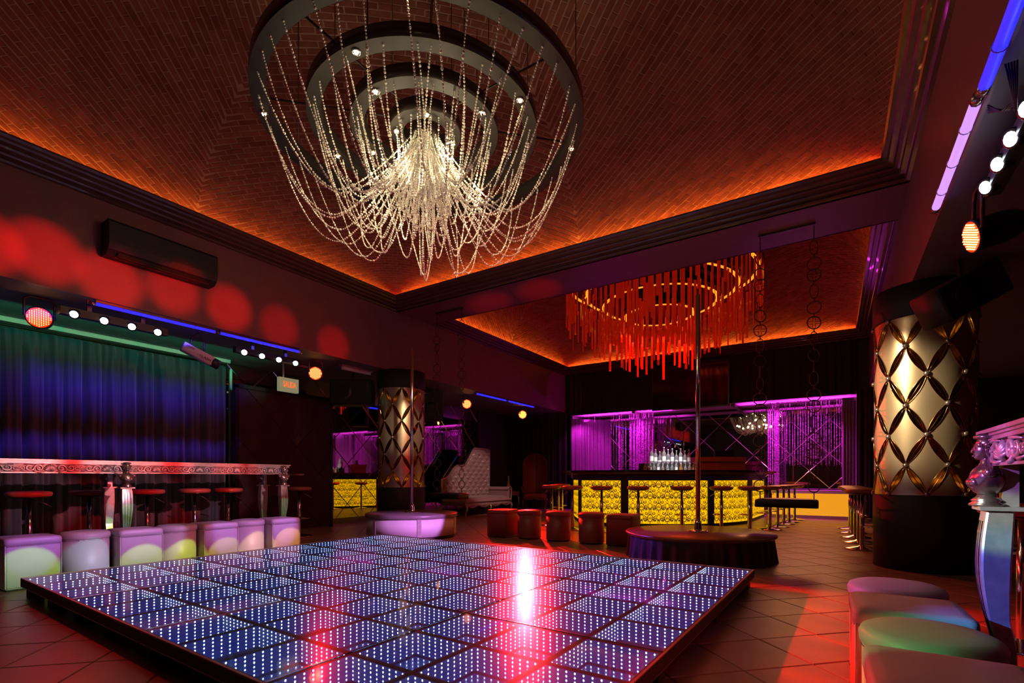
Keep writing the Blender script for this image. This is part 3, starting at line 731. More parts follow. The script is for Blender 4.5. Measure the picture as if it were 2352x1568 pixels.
for i in range(9):
    for j in range(4):
        if 0 < i < 8 and 0 < j < 3: continue
        x = CX0 + .06 + (X1_ - CX0 - .12) * i / 8; y = CY0 + .06 + (Y1_ - CY0 - .12) * j / 3
        MB().box(x - .045, x + .045, y - .045, y + .045, 0, ZT - .068).build('foot', 'matte_black', df)

# ------------------------------------------------------------------ ottomans
def studs(path, r=.0035):
    mb = MB()
    for p in path: mb.sphere(p, r, 5, 3)
    return mb
def ottoman_cube(lab, loc, rz, group):
    t = thing('cube_ottoman', lab, 'ottoman', loc, rz, group); s = .177; zt = .425; zc = .365
    MB().rbox(-s, s, -s, s, .012, zc, .022, 3).build('body', 'leather_white', t)
    MB().rbox(-s - .006, s + .006, -s - .006, s + .006, zc - .002, zt, .03, 4, .025).build('cushion', 'leather_white', t)
    n = 38; pts = []
    for k in range(n):
        q = -s + .015 + (2 * s - .03) * k / (n - 1)
        for z in (zc - .008, .022): pts += [(q, -s - .001, z), (q, s + .001, z), (-s - .001, q, z), (s + .001, q, z)]
    o = studs(pts).build('nail_studs', 'chrome', t); o['kind'] = 'stuff'
    for x in (-s, s):
        for y in (-s, s): MB().tube([(x * .985, y * .985, .02), (x * .985, y * .985, zc)], .004, 5).build('piping', 'leather_white', t)
    MB().box(-s + .01, s - .01, -s + .01, s - .01, 0, .014).build('base_board', 'matte_black', t)
    return t
def ottoman_round(lab, loc, rz, group):
    t = thing('round_ottoman', lab, 'ottoman', loc, rz, group); r = .177; zc = .365
    MB().lathe([(r - .008, .012), (r, .03), (r, zc)], 40).build('body', 'leather_white', t)
    MB().lathe([(r, zc - .002), (r + .008, zc + .008), (r + .010, zc + .035), (r + .002, zc + .052), (r - .02, zc + .062), (r * .5, zc + .070), (0.001, zc + .072)], 40).build('cushion', 'leather_white', t)
    pts = []
    for k in range(90):
        a = 2 * pi * k / 90
        for z in (zc - .008, .022): pts.append(((r + .001) * cos(a), (r + .001) * sin(a), z))
    o = studs(pts).build('nail_studs', 'chrome', t); o['kind'] = 'stuff'
    MB().lathe([(r - .015, 0), (r - .015, .014)], 30).build('base_board', 'matte_black', t)
    return t
XO = -5.755
labsL = ['white cube ottoman lit green, at the left picture edge of the left row', 'round ottoman in green and blue light, second from the left edge in the left row',
         'white cube ottoman before the double bust legs, third in the left row', 'round ottoman in pink light just right of the double bust legs',
         'lilac lit cube ottoman between two round ones in the left row', 'round ottoman next to the last cube at the far end of the left row',
         'bright pink cube ottoman at the far right end of the left row']
ysL = [1.29, 1.68, 2.06, 2.435, 2.808, 3.183, 3.565]
oc = orr = None
for i, (y, lab) in enumerate(zip(ysL, labsL)):
    rz = random.uniform(-.04, .04)
    if i % 2 == 0:
        if oc is None: oc = ottoman_cube(lab, (XO, y, 0), 0.03, 'ottomans in the left row')
        else: dup(oc, (XO + random.uniform(-.01, .02), y, 0), rz, lab, 'ottomans in the left row')
    else:
        if orr is None: orr = ottoman_round(lab, (XO - .01, y, 0), 0, 'ottomans in the left row')
        else: dup(orr, (XO - .01, y, 0), rz, lab, 'ottomans in the left row')
backs = [('c', (-4.325, 6.41), 'dark red cube ottoman, leftmost before the bar stools'), ('r', (-3.86, 6.43), 'dark red round ottoman next to the left cube of the back row'),
         ('r', (-3.375, 6.45), 'middle dark red round ottoman of the back row in front of the bar'), ('r', (-2.85, 6.44), 'dark red round ottoman beside the right cube of the back row'),
         ('c', (-2.385, 6.45), 'dark red cube ottoman beside the dark round stage')]
for k, (x, y), lab in backs:
    o_ = dup(oc if k == 'c' else orr, (x, y, 0), random.uniform(-.03, .03), lab, 'ottomans in the back row')
    for ch_ in o_.children:
        if ch_.data.materials and ch_.data.materials[0] == M['leather_white']:
            ch_.material_slots[0].link = 'OBJECT'; ch_.material_slots[0].material = M['leather_dark_red']
rights = [('r', 2.90, 'round ottoman with lilac top, farthest of the four at the right'), ('c', 2.48, 'cube ottoman in front of the farthest round one at the right'),
          ('r', 2.07, 'round ottoman with green lit rim between two cubes at the right'), ('c', 1.66, 'cube ottoman at the lower right picture corner')]
for k, y, lab in rights:
    dup(oc if k == 'c' else orr, (.243 if y > 2.3 else .258, y, 0), 0.02, lab, 'ottomans in the right row')

# ------------------------------------------------------------------ bar stools
def make_stool(lab, loc, rz, group):
    t = thing('bar_stool', lab, 'stool', loc, rz, group)
    MB().lathe([(.16, .715), (.178, .722), (.186, .74), (.184, .758), (.168, .770), (.10, .776), (0.001, .776)], 32).build('seat', 'leather_red', t)
    MB().lathe([(.13, .700), (.165, .716)], 24).build('seat_plate', 'black', t)
    MB().lathe([(.032, .02), (.030, .05), (.027, .30), (.027, .52), (.021, .525), (.021, .705)], 16).build('pole', 'chrome', t)
    MB().lathe([(.205, 0), (.205, .010), (.19, .018), (.06, .035), (.035, .05)], 36).build('base', 'chrome', t)
    fr_ = MB(); fr_.tube(circ((0, -.115, .29), .105, 20), .009, 6, closed=True); fr_.tube([(0, -.02, .29), (0, -.2, .29)], .008, 6)
    fr_.build('footrest', 'chrome', t)
    MB().tube([(.02, 0, .69), (.09, -.03, .66), (.17, -.06, .60)], .0045, 5).build('lever', 'chrome', t)
    return t
st0 = None
def stool(x, y, rz, lab, group, dz=0):
    global st0
    if st0 is None: st0 = make_stool(lab, (x, y, dz), rz, group); return st0
    return dup(st0, (x, y, dz), rz, lab, group)
def Lp(px, X):
    s = (px - 1176) / 1137.9; dx = -sin(YAW) + cos(YAW) * s; dy = cos(YAW) + sin(YAW) * s; return X / dx * dy
lst = [(67, -7.12, 'stool with red lit seat, leftmost behind the silver console'), (205, -7.25, 'dim stool just left of the double bust legs, seat in shade'),
       (338, -7.12, 'stool with red seat just right of the double bust legs'), (447, -7.12, 'stool with red seat at the middle of the console'),
       (524, -7.12, 'stool with red seat left of the console end'), (687, -7.0, 'stool with pinkish grey seat beyond the console end')]
for px, X, lab in lst: stool(X, Lp(px, X), pi * .5 + random.uniform(-.3, .3), lab, 'stools behind the left console')
front = [(1267, 9.5, 'stool nearest in the cluster left of the bar, seat overlapping two others'), (1282, 10.3, 'stool in the middle of the cluster left of the bar'), (1291, 11.1, 'rearmost stool of the cluster left of the bar'),
         (1315, 8.75, 'stool at the left corner of the bar, base visible between ottomans'), (1382, 8.45, 'stool before the narrow left amber panel of the bar'),
         (1466, 8.35, 'stool before the left half of the wide amber panel'), (1566, 8.30, 'stool left of the chrome pole before the wide amber panel'),
         (1657, 8.30, 'stool right of the chrome pole before the curved amber panel'), (1722, 8.33, 'stool at the rounded right end of the amber panels')]
for px, fd, lab in front:
    x, y = W(px, fd); stool(x, y, YAW + pi + random.uniform(-.3, .3), lab, 'stools around the bar')
side = [(1768, 8.75), (1786, 9.25), (1800, 9.8), (1812, 10.25), (1825, 10.75)]
sl = ['first stool of the line down the right side of the bar, above the swing seat', 'second stool down the right side of the bar', 'third stool down the right side of the bar', 'fourth stool down the right side of the bar', 'last stool down the right side of the bar by the glowing cabinet']
for (px, fd), lab in zip(side, sl):
    x, y = W(px, fd); stool(x, y, -pi / 2 + random.uniform(-.3, .3), lab, 'stools around the bar')
rl = ['stool beside the big column, front one of the right line', 'second stool behind the one beside the big column', 'third stool in the line behind the big column', 'fourth stool in the line behind the big column', 'farthest stool in the line behind the big column']
for (y, x), lab in zip(((7.78, .31), (8.5, .30), (9.2, .28), (9.95, .26), (10.7, .25)), rl): stool(x, y, pi / 2, lab, 'stools along the right aisle')
stool(.86, 3.75, 1.2, 'stool whose pink seat peeps out left of the near right console leg', 'stools at the right console')
stool(1.35, 3.1, 1.2, 'stool in the dark right of the near right console leg', 'stools at the right console')

# ------------------------------------------------------------------ console tables with scroll aprons and bust legs
def scroll_mb(mb, s0, zc, sc, d, flip, P):
    pts = []
    for k in range(27):
        t = k / 26; a = t * 2.6 * pi; r = .034 * sc * (1 - t * .82)
        pts.append((s0 + flip * (r * cos(a)), zc + r * sin(a) * d))
    mb.tube([P(u, v, .010) for u, v in pts], [.0095 * sc * (1 - .5 * k / 26) for k in range(27)], 5)
def ornament(L0, L1, z0, z1, P):
    mb = MB(); zc = (z0 + z1) / 2; n = max(1, round((L1 - L0) / .45)); st = (L1 - L0) / n
    for k in range(n):
        c = L0 + (k + .5) * st
        for j in range(-4, 5):   # shell
            a = j * .30; r = .040
            mb.tube([P(c + .3 * r * sin(a), zc - .034, .006), P(c + .75 * r * sin(a), zc - .034 + .6 * r * cos(a) * 1.6, .020), P(c + 1.25 * r * sin(a), zc - .034 + 1.75 * r * cos(a), .010)], [.004, .009, .006], 5)
        for f in (-1, 1):
            scroll_mb(mb, c + f * .082, zc - .003, 1.05, 1, f, P); scroll_mb(mb, c + f * .150, zc + .003, 1.0, -1, -f, P); scroll_mb(mb, c + f * .200, zc - .006, .62, 1, f, P)
            mb.tube([P(c + f * .04, zc - .036, .006), P(c + f * .075, zc - .041, .012), P(c + f * .115, zc - .034, .014), P(c + f * .125, zc + .0, .008)], [.004, .009, .008, .003], 5)
            mb.tube([P(c + f * .045, zc + .034, .006), P(c + f * .09, zc + .040, .012), P(c + f * .135, zc + .036, .012), P(c + f * .19, zc + .030, .006)], [.003, .007, .007, .003], 5)
            mb.tube([P(c + f * .14, zc - .036, .006), P(c + f * .175, zc - .034, .012), P(c + f * .215, zc - .026, .006)], [.003, .008, .003], 5)
            mb.sphere(P(c + f * .082, zc - .003, .010), .010, 7, 5); mb.sphere(P(c + f * .150, zc + .003, .010), .009, 7, 5)
    return mb
def bust_mb():
    "small female bust on a turned foot; faces +x, z from 0 to .285"
    mb = MB()
    mb.lathe([(.050, 0), (.052, .008), (.040, .016), (.046, .022), (.030, .034), (.026, .045)], 20)
    # torso
    rows = [(.045, .028, .026), (.052, .038, .034), (.068, .048, .048), (.085, .052, .060), (.105, .050, .068), (.125, .044, .070), (.140, .034, .060), (.150, .024, .034), (.160, .019, .021), (.176, .017, .018)]
    n = 20; vs = []; fs = []
    for z, dx, dy in rows:
        for i in range(n):
            a = 2 * pi * i / n; vs.append((dx * cos(a), dy * sin(a), z))
    for k in range(len(rows) - 1):
        for i in range(n):
            j = (i + 1) % n; fs.append((k * n + i, k * n + j, (k + 1) * n + j, (k + 1) * n + i))
    mb.add(vs, fs)
    for s in (-1, 1): mb.sphere((.034, s * .025, .088), .021, 10, 7); mb.sphere((.004, s * .062, .124), .020, 10, 7)
    mb.sphere((.006, 0, .208), .033, 14, 10, 1.0, .86, 1.18)          # head
    mb.sphere((.020, 0, .186), .017, 10, 7, 1, .9, .9)                 # jaw
    mb.tube([(.034, 0, .222), (.039, 0, .208), (.041, 0, .200), (.036, 0, .197)], [.003, .004, .005, .003], 6)   # nose
    for s in (-1, 1): mb.sphere((.033, s * .012, .214), .005, 6, 4); mb.sphere((.006, s * .029, .206), .008, 6, 4, .6, .5, 1.2)
    mb.tube([(.036, -.008, .187), (.039, 0, .186), (.036, .008, .187)], .003, 5)
    mb.sphere((-.004, 0, .232), .034, 14, 8, 1.05, 1.02, .8)          # hair
    for k in range(9):
        a = radians(40 + k * 35); mb.sphere((.034 * cos(a) - .004, .034 * sin(a), .226), .010, 7, 5)
    mb.sphere((-.022, 0, .222), .022, 9, 6)
    mb.lathe([(.030, .248), (.040, .252), (.040, .260), (.024, .268), (.001, .272)], 18, (-.002, 0, 0))
    return mb
def leg_mb():
    "cabriole leg facing +x, 0..0.80 high"
    mb = MB(); N = 26; vs = []; fs = []
    for k in range(N + 1):
        z = .80 - .80 * k / N; t = k / N
        off = .018 * sin(pi * min(1, t / .6)) - .010 * sin(pi * max(0, (t - .5) / .5)) - .016 * t
        hw = .047 - .022 * t + .010 * sin(pi * min(1, t * 2)); hx = hw * .8
        if t > .92: off += (t - .92) * .5; hw += (t - .92) * .2
        for (a, b) in ((1, -.92), (1.06, -.3), (1.06, .3), (1, .92), (.85, 1), (-.85, 1), (-1, .9), (-1, -.9), (-.85, -1), (.85, -1)):
            vs.append((off + hx * a, hw * b, z))
    n = 10
    for k in range(N):
        for i in range(n):
            j = (i + 1) % n; fs.append((k * n + i, (k + 1) * n + i, (k + 1) * n + j, k * n + j))
    fs.append(tuple(range(n))); fs.append(tuple(N * n + i for i in range(n - 1, -1, -1)))
    mb.add(vs, fs, False)
    return mb
def flutes_mb():
    mb = MB()
    for q in (-.5, 0, .5):
        pts = []
        for k in range(14):
            t = .05 + .80 * k / 13; z = .80 - .80 * t
            off = .018 * sin(pi * min(1, t / .6)) - .010 * sin(pi * max(0, (t - .5) / .5)) - .016 * t
            hw = .047 - .022 * t + .010 * sin(pi * min(1, t * 2)); pts.append((off + hw * .8 * 1.055, hw * q, z))
        mb.tube(pts, .0022, 4)
    return mb
bust_me = bust_mb().mesh('bust', 'pewter'); leg_me = leg_mb().mesh('leg', 'silver'); fl_me = flutes_mb().mesh('flute', 'black')
plate_me = MB().box(-.058, .060, -.066, .066, .0, .014).mesh('cap_plate', 'silver')
def console(lab, xf, xb, ya, yb, sgn, legs, endy):
    "front edge at xf facing the dance floor (sgn=+1 faces +x)"
    t = thing('console_table', lab, 'table', (xf, (ya + yb) / 2, 0)); oy = (ya + yb) / 2
    D = abs(xb - xf)
    def X(d): return sgn * d      # outwards from the front edge
    y0, y1 = ya - oy, yb - oy
    top = MB()
    for (o0, z0, z1) in ((.030, 1.082, 1.095), (.020, 1.072, 1.082), (.012, 1.060, 1.072), (.020, 1.054, 1.060)):
        xs = sorted((X(o0), X(-D - o0))); top.box(xs[0], xs[1], y0 - o0, y1 + o0, z0, z1)
    top.build('table_top', 'silver', t)
    ap = MB(); xs = sorted((X(0), X(-.02))); ap.box(xs[0], xs[1], y0, y1, .965, 1.054)
    xs = sorted((X(-D), X(-D + .02))); ap.box(xs[0], xs[1], y0, y1, .965, 1.054)
    xs = sorted((X(0), X(-D))); ap.box(xs[0], xs[1], y1 - .02, y1, .965, 1.054); ap.box(xs[0], xs[1], y0, y0 + .02, .965, 1.054)
    xs = sorted((X(.008), X(0))); ap.box(xs[0], xs[1], y0, y1, .962, .972)
    ap.build('apron', 'silver', t)
    orn = ornament(y0 + .03, y1 - .03, .975, 1.050, lambda u, v, d: (X(d), u, v))
    orn.build('scroll_ornament', 'silver', t)['kind'] = 'stuff'
    xs = sorted((X(.0), X(.0025))); MB().box(xs[0], xs[1], y0 + .004, y1 - .004, .973, 1.053).build('recess_shade', 'silver_shade', t)  # darker silver puts the shade between the scrolls into the colour
    o2 = ornament(-D + .02, -.02, .975, 1.05, lambda u, v, d: (X(u), y1 + d, v)).build('scroll_ornament', 'silver', t)
    o2['kind'] = 'stuff'
    for y in legs:
        for xo, rz in ((.012 if sgn > 0 else -.012, 0), (-D - (.012 if sgn > 0 else -.012), pi)):
            face = rz + (0 if sgn > 0 else pi)
            if endy is not None and abs(y - endy) < .01 and xo > -.1 and sgn < 0: face = pi
            inst('leg', leg_me, t, (X(xo), y - oy, 0), (0, 0, face)); f_ = inst('flute', fl_me, t, (X(xo), y - oy, 0), (0, 0, face))
            inst('cap_plate', plate_me, t, (X(xo), y - oy, .80), (0, 0, face)); inst('bust', bust_me, t, (X(xo) + X(.03) * (1 if rz == 0 else -1), y - oy, .814), (0, 0, face))
            MB().box(X(xo) - .022 - X(.03) * (1 if rz == 0 else -1), X(xo) + .022 - X(.03) * (1 if rz == 0 else -1), y - oy - .022, y - oy + .022, .814, .97).build('post', 'silver', t)
    return t
console('long silver console with scroll apron and bust legs along the left wall', -6.40, -6.85, -.9, 4.10, 1, [.4, 2.21, 4.02], None)
console('silver console with scroll apron at the right picture edge', .495, .95, -1.4, 2.57, -1, [2.50, .9], None)
ct = console('dark wooden console half hidden behind the big column', .66, 1.1, 7.6, 10.6, -1, [7.75], None)
MB().box(-.045, .045, -.045, .045, 0, .97).build('square_post', 'matte_black', None, (.70, 2.42, 0)); tag(bpy.data.objects['square_post'], 'black square post behind the near right console leg', 'post')
# ------------------------------------------------------------------ columns clad in quilted bronze plates
ZC0, ZC1 = .745, 2.50
def column(lab, x, y, r, phase):
    t = thing('quilted_column', lab, 'column', (x, y, 0), phase)
    MB().lathe([(r + .012, 0), (r + .012, .735), (r + .004, ZC0)], 64).build('base_drum', 'matte_black', t)
    MB().lathe([(r + .004, ZC1), (r + .014, ZC1 + .01), (r + .014, ZB + .0)], 64).build('cap_drum', 'matte_black', t)
    MB().lathe([(r - .055, ZC0), (r - .055, ZC1)], 48).build('inner_drum', 'brass', t)
    MB().lathe([(r - .03, ZC0 + .004), (r - .012, ZC0 + .004), (r - .012, ZC0 + .010), (r - .03, ZC0 + .010)], 48, cap=False).build('light_ring', 'e_uplight', t)
    MB().lathe([(r - .03, ZC1 - .010), (r - .012, ZC1 - .010), (r - .012, ZC1 - .004), (r - .03, ZC1 - .004)], 48, cap=False).build('light_ring', 'e_uplight', t)
    st = pi / 8; pit = (ZC1 - ZC0) / 6; wl = .031
    def cyl(th, z, rr): return (rr * cos(th), rr * sin(th), z)
    def edge(a, b, side, n=8, conc=True):
        out = []
        L = hypot((b[0] - a[0]), (b[1] - a[1])); nx, ny = -(b[1] - a[1]) / L, (b[0] - a[0]) / L
        for k in range(n + 1):
            q = k / n; d = wl * sin(pi * q) ** .8 * side if conc else 0
            out.append((a[0] + (b[0] - a[0]) * q + nx * d, a[1] + (b[1] - a[1]) * q + ny * d))
        return out
    meshes = {}
    for row in range(7):
        z = ZC0 + row * pit; a = st * r
        Lp_, Rp, Tp, Bp = (-a, z), (a, z), (0, z + pit), (0, z - pit)
        fT, fB = row < 6, row > 0
        # boundary curves, left->top, left->bottom, top->right, bottom->right
        LT = edge(Lp_, Tp, -1) if fT else edge(Lp_, (0, z), 1, conc=False)
        TR = edge(Tp, Rp, -1) if fT else edge((0, z), Rp, 1, conc=False)
        LB = edge(Lp_, Bp, 1) if fB else edge(Lp_, (0, z), 1, conc=False)
        BR = edge(Bp, Rp, 1) if fB else edge((0, z), Rp, 1, conc=False)
        n = 8; vs = []; fs = []
        for j in range(n + 1):
            for i in range(n + 1):
                u, v = i / n, j / n      # u along L->T , v along L->B
                c0 = Vector(LT[i]); c1 = Vector(BR[i]); d0 = Vector(LB[j]); d1 = Vector(TR[j])
                p00, p10, p01, p11 = Vector(LT[0]), Vector(LT[n]), Vector(LB[n]), Vector(TR[n])
                p = c0 * (1 - v) + c1 * v + d0 * (1 - u) + d1 * u - (p00 * (1 - u) * (1 - v) + p10 * u * (1 - v) + p01 * (1 - u) * v + p11 * u * v)
                bul = .002 * (sin(pi * u) * sin(pi * v)) ** .5 if 0 < u < 1 and 0 < v < 1 else 0
                vs.append(cyl(p[0] / r, min(max(p[1], ZC0), ZC1), r + bul - .002))
        for j in range(n):
            for i in range(n): fs.append((j * (n + 1) + i, (j + 1) * (n + 1) + i, (j + 1) * (n + 1) + i + 1, j * (n + 1) + i + 1))
        m = MB().add(vs, fs).mesh('metal_plate', 'bronze')
        rim_ = MB()
        for e, ok in ((LT, fT), (TR, fT), (LB, fB), (BR, fB)):
            if ok: rim_.tube([cyl(p[0] / r, p[1], r + .001) for p in e], .0042, 5)
        rm = rim_.mesh('plate_rim', 'brass')
        for k in range(8):
            th = st * (2 * k + ((row + 1) % 2))
            pl = inst('metal_plate', m, t, None, (0, 0, th)); inst('plate_rim', rm, pl)
    stud = MB().lathe([(.024, 0), (.026, .006), (.023, .016), (.014, .024), (.001, .027)], 14).mesh('stud', 'pewter')
    rods = MB()
    for row in range(7):
        for k in range(8):
            th = st * (2 * k + (row % 2)); z = ZC0 + row * pit
            zz = min(max(z, ZC0 + .012), ZC1 - .012)
            o = inst('stud', stud, t, cyl(th, zz, r - .002)); o.rotation_euler = (0, pi / 2, th)
            if row < 6:
                for s in (-1, 1): rods.tube([cyl(th + s * st * q, z + pit * q, r + .0) for q in (0, .25, .5, .75, 1)], .0035, 4)
    rods.build('wire_rods', 'brass', t)['kind'] = 'stuff'
    return t
COLA = (.775, 6.544); COLB = (-6.64, 6.51)
bd = atan2(-COLA[1], -COLA[0])
column('large quilted bronze column on a black drum at the right', COLA[0], COLA[1], .41, bd + radians(3.2))
bd2 = atan2(-COLB[1], -COLB[0])
column('quilted bronze column behind the white round stage at the left', COLB[0], COLB[1], .415, bd2 + radians(1))
for (cx, cy) in (COLA, COLB):
    d = hypot(cx, cy); px_, py_ = cx - cx / d * .385, cy - cy / d * .385

# ------------------------------------------------------------------ round stages and poles
t = thing('round_stage', 'low white round stage in front of the left column', 'stage', (-5.56, 5.68, 0))
MB().lathe([(.665, 0), (.675, .05)], 64).build('toe_band', 'matte_black', t)
MB().lathe([(.690, .05), (.690, .315)], 64).build('side_wall', 'white_paint', t)
MB().lathe([(.708, .315), (.712, .33), (.712, .360), (.700, .372), (.0, .372)], 64, cap=False).build('stage_top', 'steel_gray' if 'steel_gray' in M else 'pewter', t)
sm = MB()
for k in range(6):
    a = k * pi / 3 + .4; sm.box(-.008, .008, -.03, .03, .05, .315, rot=a, c=(.692 * cos(a), .692 * sin(a), 0))
sm.build('seam_strip', 'silver', t)
t = thing('round_stage', 'dark round stage with red lacquer top before the bar', 'stage', (-1.31, 5.96, 0))
MB().lathe([(.80, .262), (.812, .272), (.815, .288), (.805, .297), (.0, .297)], 72, cap=False).build('stage_top', 'stage_red', t)
def skirt(u, v):
    a = 2 * pi * u; z = .265 - v * .262; k = .25 + .75 * v
    r = .775 + .018 * k * sin(a * 34) + .010 * k * sin(a * 13 + 1) + .02 * v
    return (r * cos(a), r * sin(a), z)
MB().grid(skirt, 340, 6).build('gathered_skirt', 'leather_black', t)
def pole(lab, x, y, z0, z1, r):
    t = thing('dance_pole', lab, 'pole', (x, y, z0))
    MB().lathe([(r, 0), (r, z1 - z0), (r * .6, z1 - z0 + .01)], 20).build('tube', 'chrome', t)
    MB().lathe([(.115, 0), (.115, .006), (.10, .014), (.045, .016), (.042, .03), (.040, .09), (.034, .12), (r + .002, .125)], 28).build('floor_flange', 'chrome', t)
    return t
pole('chrome pole rising from the dark round stage before the bar', -1.31, 5.96, .297, 3.02, .026)
pole('slim chrome pole rising from the white round stage', -5.56, 5.68, .372, 2.96, .024)

# ------------------------------------------------------------------ the bar
bt = thing('bar_counter', 'dark curved bar with backlit amber damask panels', 'bar', (0, 0, 0))
FP = [W(1318, 11.6), W(1321, 11.0), W(1330, 10.2), W(1335, 9.85), W(1380, 9.48), W(1430, 9.28), W(1484, 9.18), W(1540, 9.14), W(1590, 9.15), W(1634, 9.25), W(1665, 9.42), W(1692, 9.62), W(1716, 9.90), W(1726, 10.3), W(1740, 10.9), W(1755, 11.6)]
def spl(pts, n=6):
    out = []
    for i in range(len(pts) - 1):
        p0 = Vector(pts[max(i - 1, 0)]); p1 = Vector(pts[i]); p2 = Vector(pts[i + 1]); p3 = Vector(pts[min(i + 2, len(pts) - 1)])
        for k in range(n):
            t_ = k / n
            out.append(0.5 * ((2 * p1) + (-p0 + p2) * t_ + (2 * p0 - 5 * p1 + 4 * p2 - p3) * t_ ** 2 + (-p0 + 3 * p1 - 3 * p2 + p3) * t_ ** 3))
    out.append(Vector(pts[-1])); return out
path = spl(FP)
acc = [0.0]
for i in range(1, len(path)): acc.append(acc[-1] + (path[i] - path[i - 1]).length)
def pat(s):
    s = min(max(s, 0), acc[-1] - 1e-4)
    i = max(k for k in range(len(acc) - 1) if acc[k] <= s); q = (s - acc[i]) / (acc[i + 1] - acc[i])
    p = path[i].lerp(path[i + 1], q); d = (path[i + 1] - path[i]).normalized()
    return p, Vector((d.y, -d.x))        # outward = towards the room
def strip(mb, s0, s1, z0, z1, o0, o1, step=.08):
    n = max(1, int((s1 - s0) / step)); vs = []; fs = []
    for k in range(n + 1):
        p, nn = pat(s0 + (s1 - s0) * k / n)
        for (o_, z) in ((o0, z0), (o1, z0), (o1, z1), (o0, z1)): vs.append((p.x + nn.x * o_, p.y + nn.y * o_, z))
    for k in range(n):
        for i in range(4):
            j = (i + 1) % 4; fs.append((k * 4 + i, k * 4 + j, (k + 1) * 4 + j, (k + 1) * 4 + i))
    fs.append((3, 2, 1, 0)); fs.append((n * 4, n * 4 + 1, n * 4 + 2, n * 4 + 3)); mb.add(vs, fs, False); return mb
S = acc[-1]
def s_at_px(px):
    best, bs = 1e9, 0
    for k in range(600):
        s = S * k / 599; p, _ = pat(s); fd = p.x * FW[0] + p.y * FW[1]; rt = p.x * RT[0] + p.y * RT[1]
        q = abs(1176 + 1138 * rt / fd - px)
        if q < best: best, bs = q, s
    return bs
strip(MB(), 0, S, 1.02, 1.055, -.45, .26).build('counter_top', 'black', bt)
strip(MB(), 0, S, .985, 1.02, -.40, .20).build('counter_edge', 'wood', bt)
strip(MB(), 0, S, .865, .99, -.05, .03).build('upper_rail', 'matte_black', bt)
strip(MB(), 0, S, 0, .062, -.05, -.0).build('toe_kick', 'matte_black', bt)
strip(MB(), 0, S, .0, .99, -.10, -.06).build('body_wall', 'matte_black', bt)
cuts = [0.02, s_at_px(1331), s_at_px(1336.5), s_at_px(1427), s_at_px(1443), s_at_px(1625), s_at_px(1638), s_at_px(1716), s_at_px(1725), S - .03]
panels = [(cuts[0], cuts[1]), (cuts[2], cuts[3]), (cuts[4], cuts[5]), (cuts[6], cuts[7]), (cuts[8], cuts[9])]
prev = 0
for a, b in panels + [(S, S)]:
    if a - prev > .01: strip(MB(), prev, a, .05, .88, -.05, .028).build('upright', 'matte_black', bt)
    prev = b
# damask motif as thin black foil on the panels
def ribbon(out, pts, w0, w1):
    n = len(pts)
    for i in range(n - 1):
        (x0, y0), (x1, y1) = pts[i], pts[i + 1]; L = hypot(x1 - x0, y1 - y0) or 1e-6; nx, ny = -(y1 - y0) / L, (x1 - x0) / L
        a = w0 + (w1 - w0) * i / (n - 1); b = w0 + (w1 - w0) * (i + 1) / (n - 1)
        out.append([(x0 + nx * a, y0 + ny * a), (x1 + nx * b, y1 + ny * b), (x1 - nx * b, y1 - ny * b), (x0 - nx * a, y0 - ny * a)])
def spiral(cx, cy, r0, turns, a0, sg, n=16):
    return [(cx + r0 * (1 - .85 * k / n) * cos(a0 + sg * turns * 2 * pi * k / n), cy + r0 * (1 - .85 * k / n) * sin(a0 + sg * turns * 2 * pi * k / n)) for k in range(n + 1)]
def ell(cx, cy, rx, ry, rot=0, n=9):
    return [(cx + rx * cos(2 * pi * k / n) * cos(rot) - ry * sin(2 * pi * k / n) * sin(rot), cy + rx * cos(2 * pi * k / n) * sin(rot) + ry * sin(2 * pi * k / n) * cos(rot)) for k in range(n)]
mot = []
for f in (-1, 1):
    ribbon(mot, [(f * a, b) for a, b in spiral(.060, .000, .038, 1.4, pi, -1)], .0075, .004)
    ribbon(mot, [(f * a, b) for a, b in spiral(.060, -.072, .030, 1.3, pi * .9, 1)], .007, .004)
    ribbon(mot, [(f * a, b) for a, b in [(.022, 0), (.012, -.03), (.03, -.07), (.022, -.1)]], .005, .003)
    ribbon(mot, [(f * a, b) for a, b in [(.02, .02), (.028, .045), (.055, .055), (.085, .045), (.10, .02), (.12, .012)]], .004, .003)
    ribbon(mot, [(f * a, b) for a, b in [(.03, .055), (.02, .085), (.006, .10)]], .006, .002)
    mot.append(ell(f * .060, .0, .011, .011)); mot.append(ell(f * .045, .075, .014, .006, f * .6)); mot.append(ell(f * .022, .115, .012, .005, f * 1.0))
    mot.append(ell(f * .105, -.03, .012, .005, f * -.6)); mot.append(ell(f * .12, .04, .006, .006)); mot.append(ell(f * .035, -.125, .010, .005, f * -.5))
    # medallion of the half drop
    ribbon(mot, [(f * .044 * sin(q * pi / 8), -.155 - .056 * cos(q * pi / 8)) for q in range(9)], .0075, .0055)
    mot.append(ell(f * .017, -.158, .006, .022, f * -.25)); mot.append(ell(f * .066, -.135, .018, .007, f * .9)); mot.append(ell(f * .062, -.185, .016, .006, f * -.7)); mot.append(ell(f * .085, -.16, .007, .007))
mot.append([(0, .028), (.014, .0), (0, -.028), (-.014, 0)]); mot.append(ell(0, .09, .007, .014)); mot.append(ell(0, .13, .006, .006)); mot.append(ell(0, -.06, .006, .02)); mot.append(ell(0, -.150, .0055, .026)); mot.append(ell(0, -.235, .009, .013)); mot.append(ell(0, -.088, .012, .010))
TW, TH = .31, .42
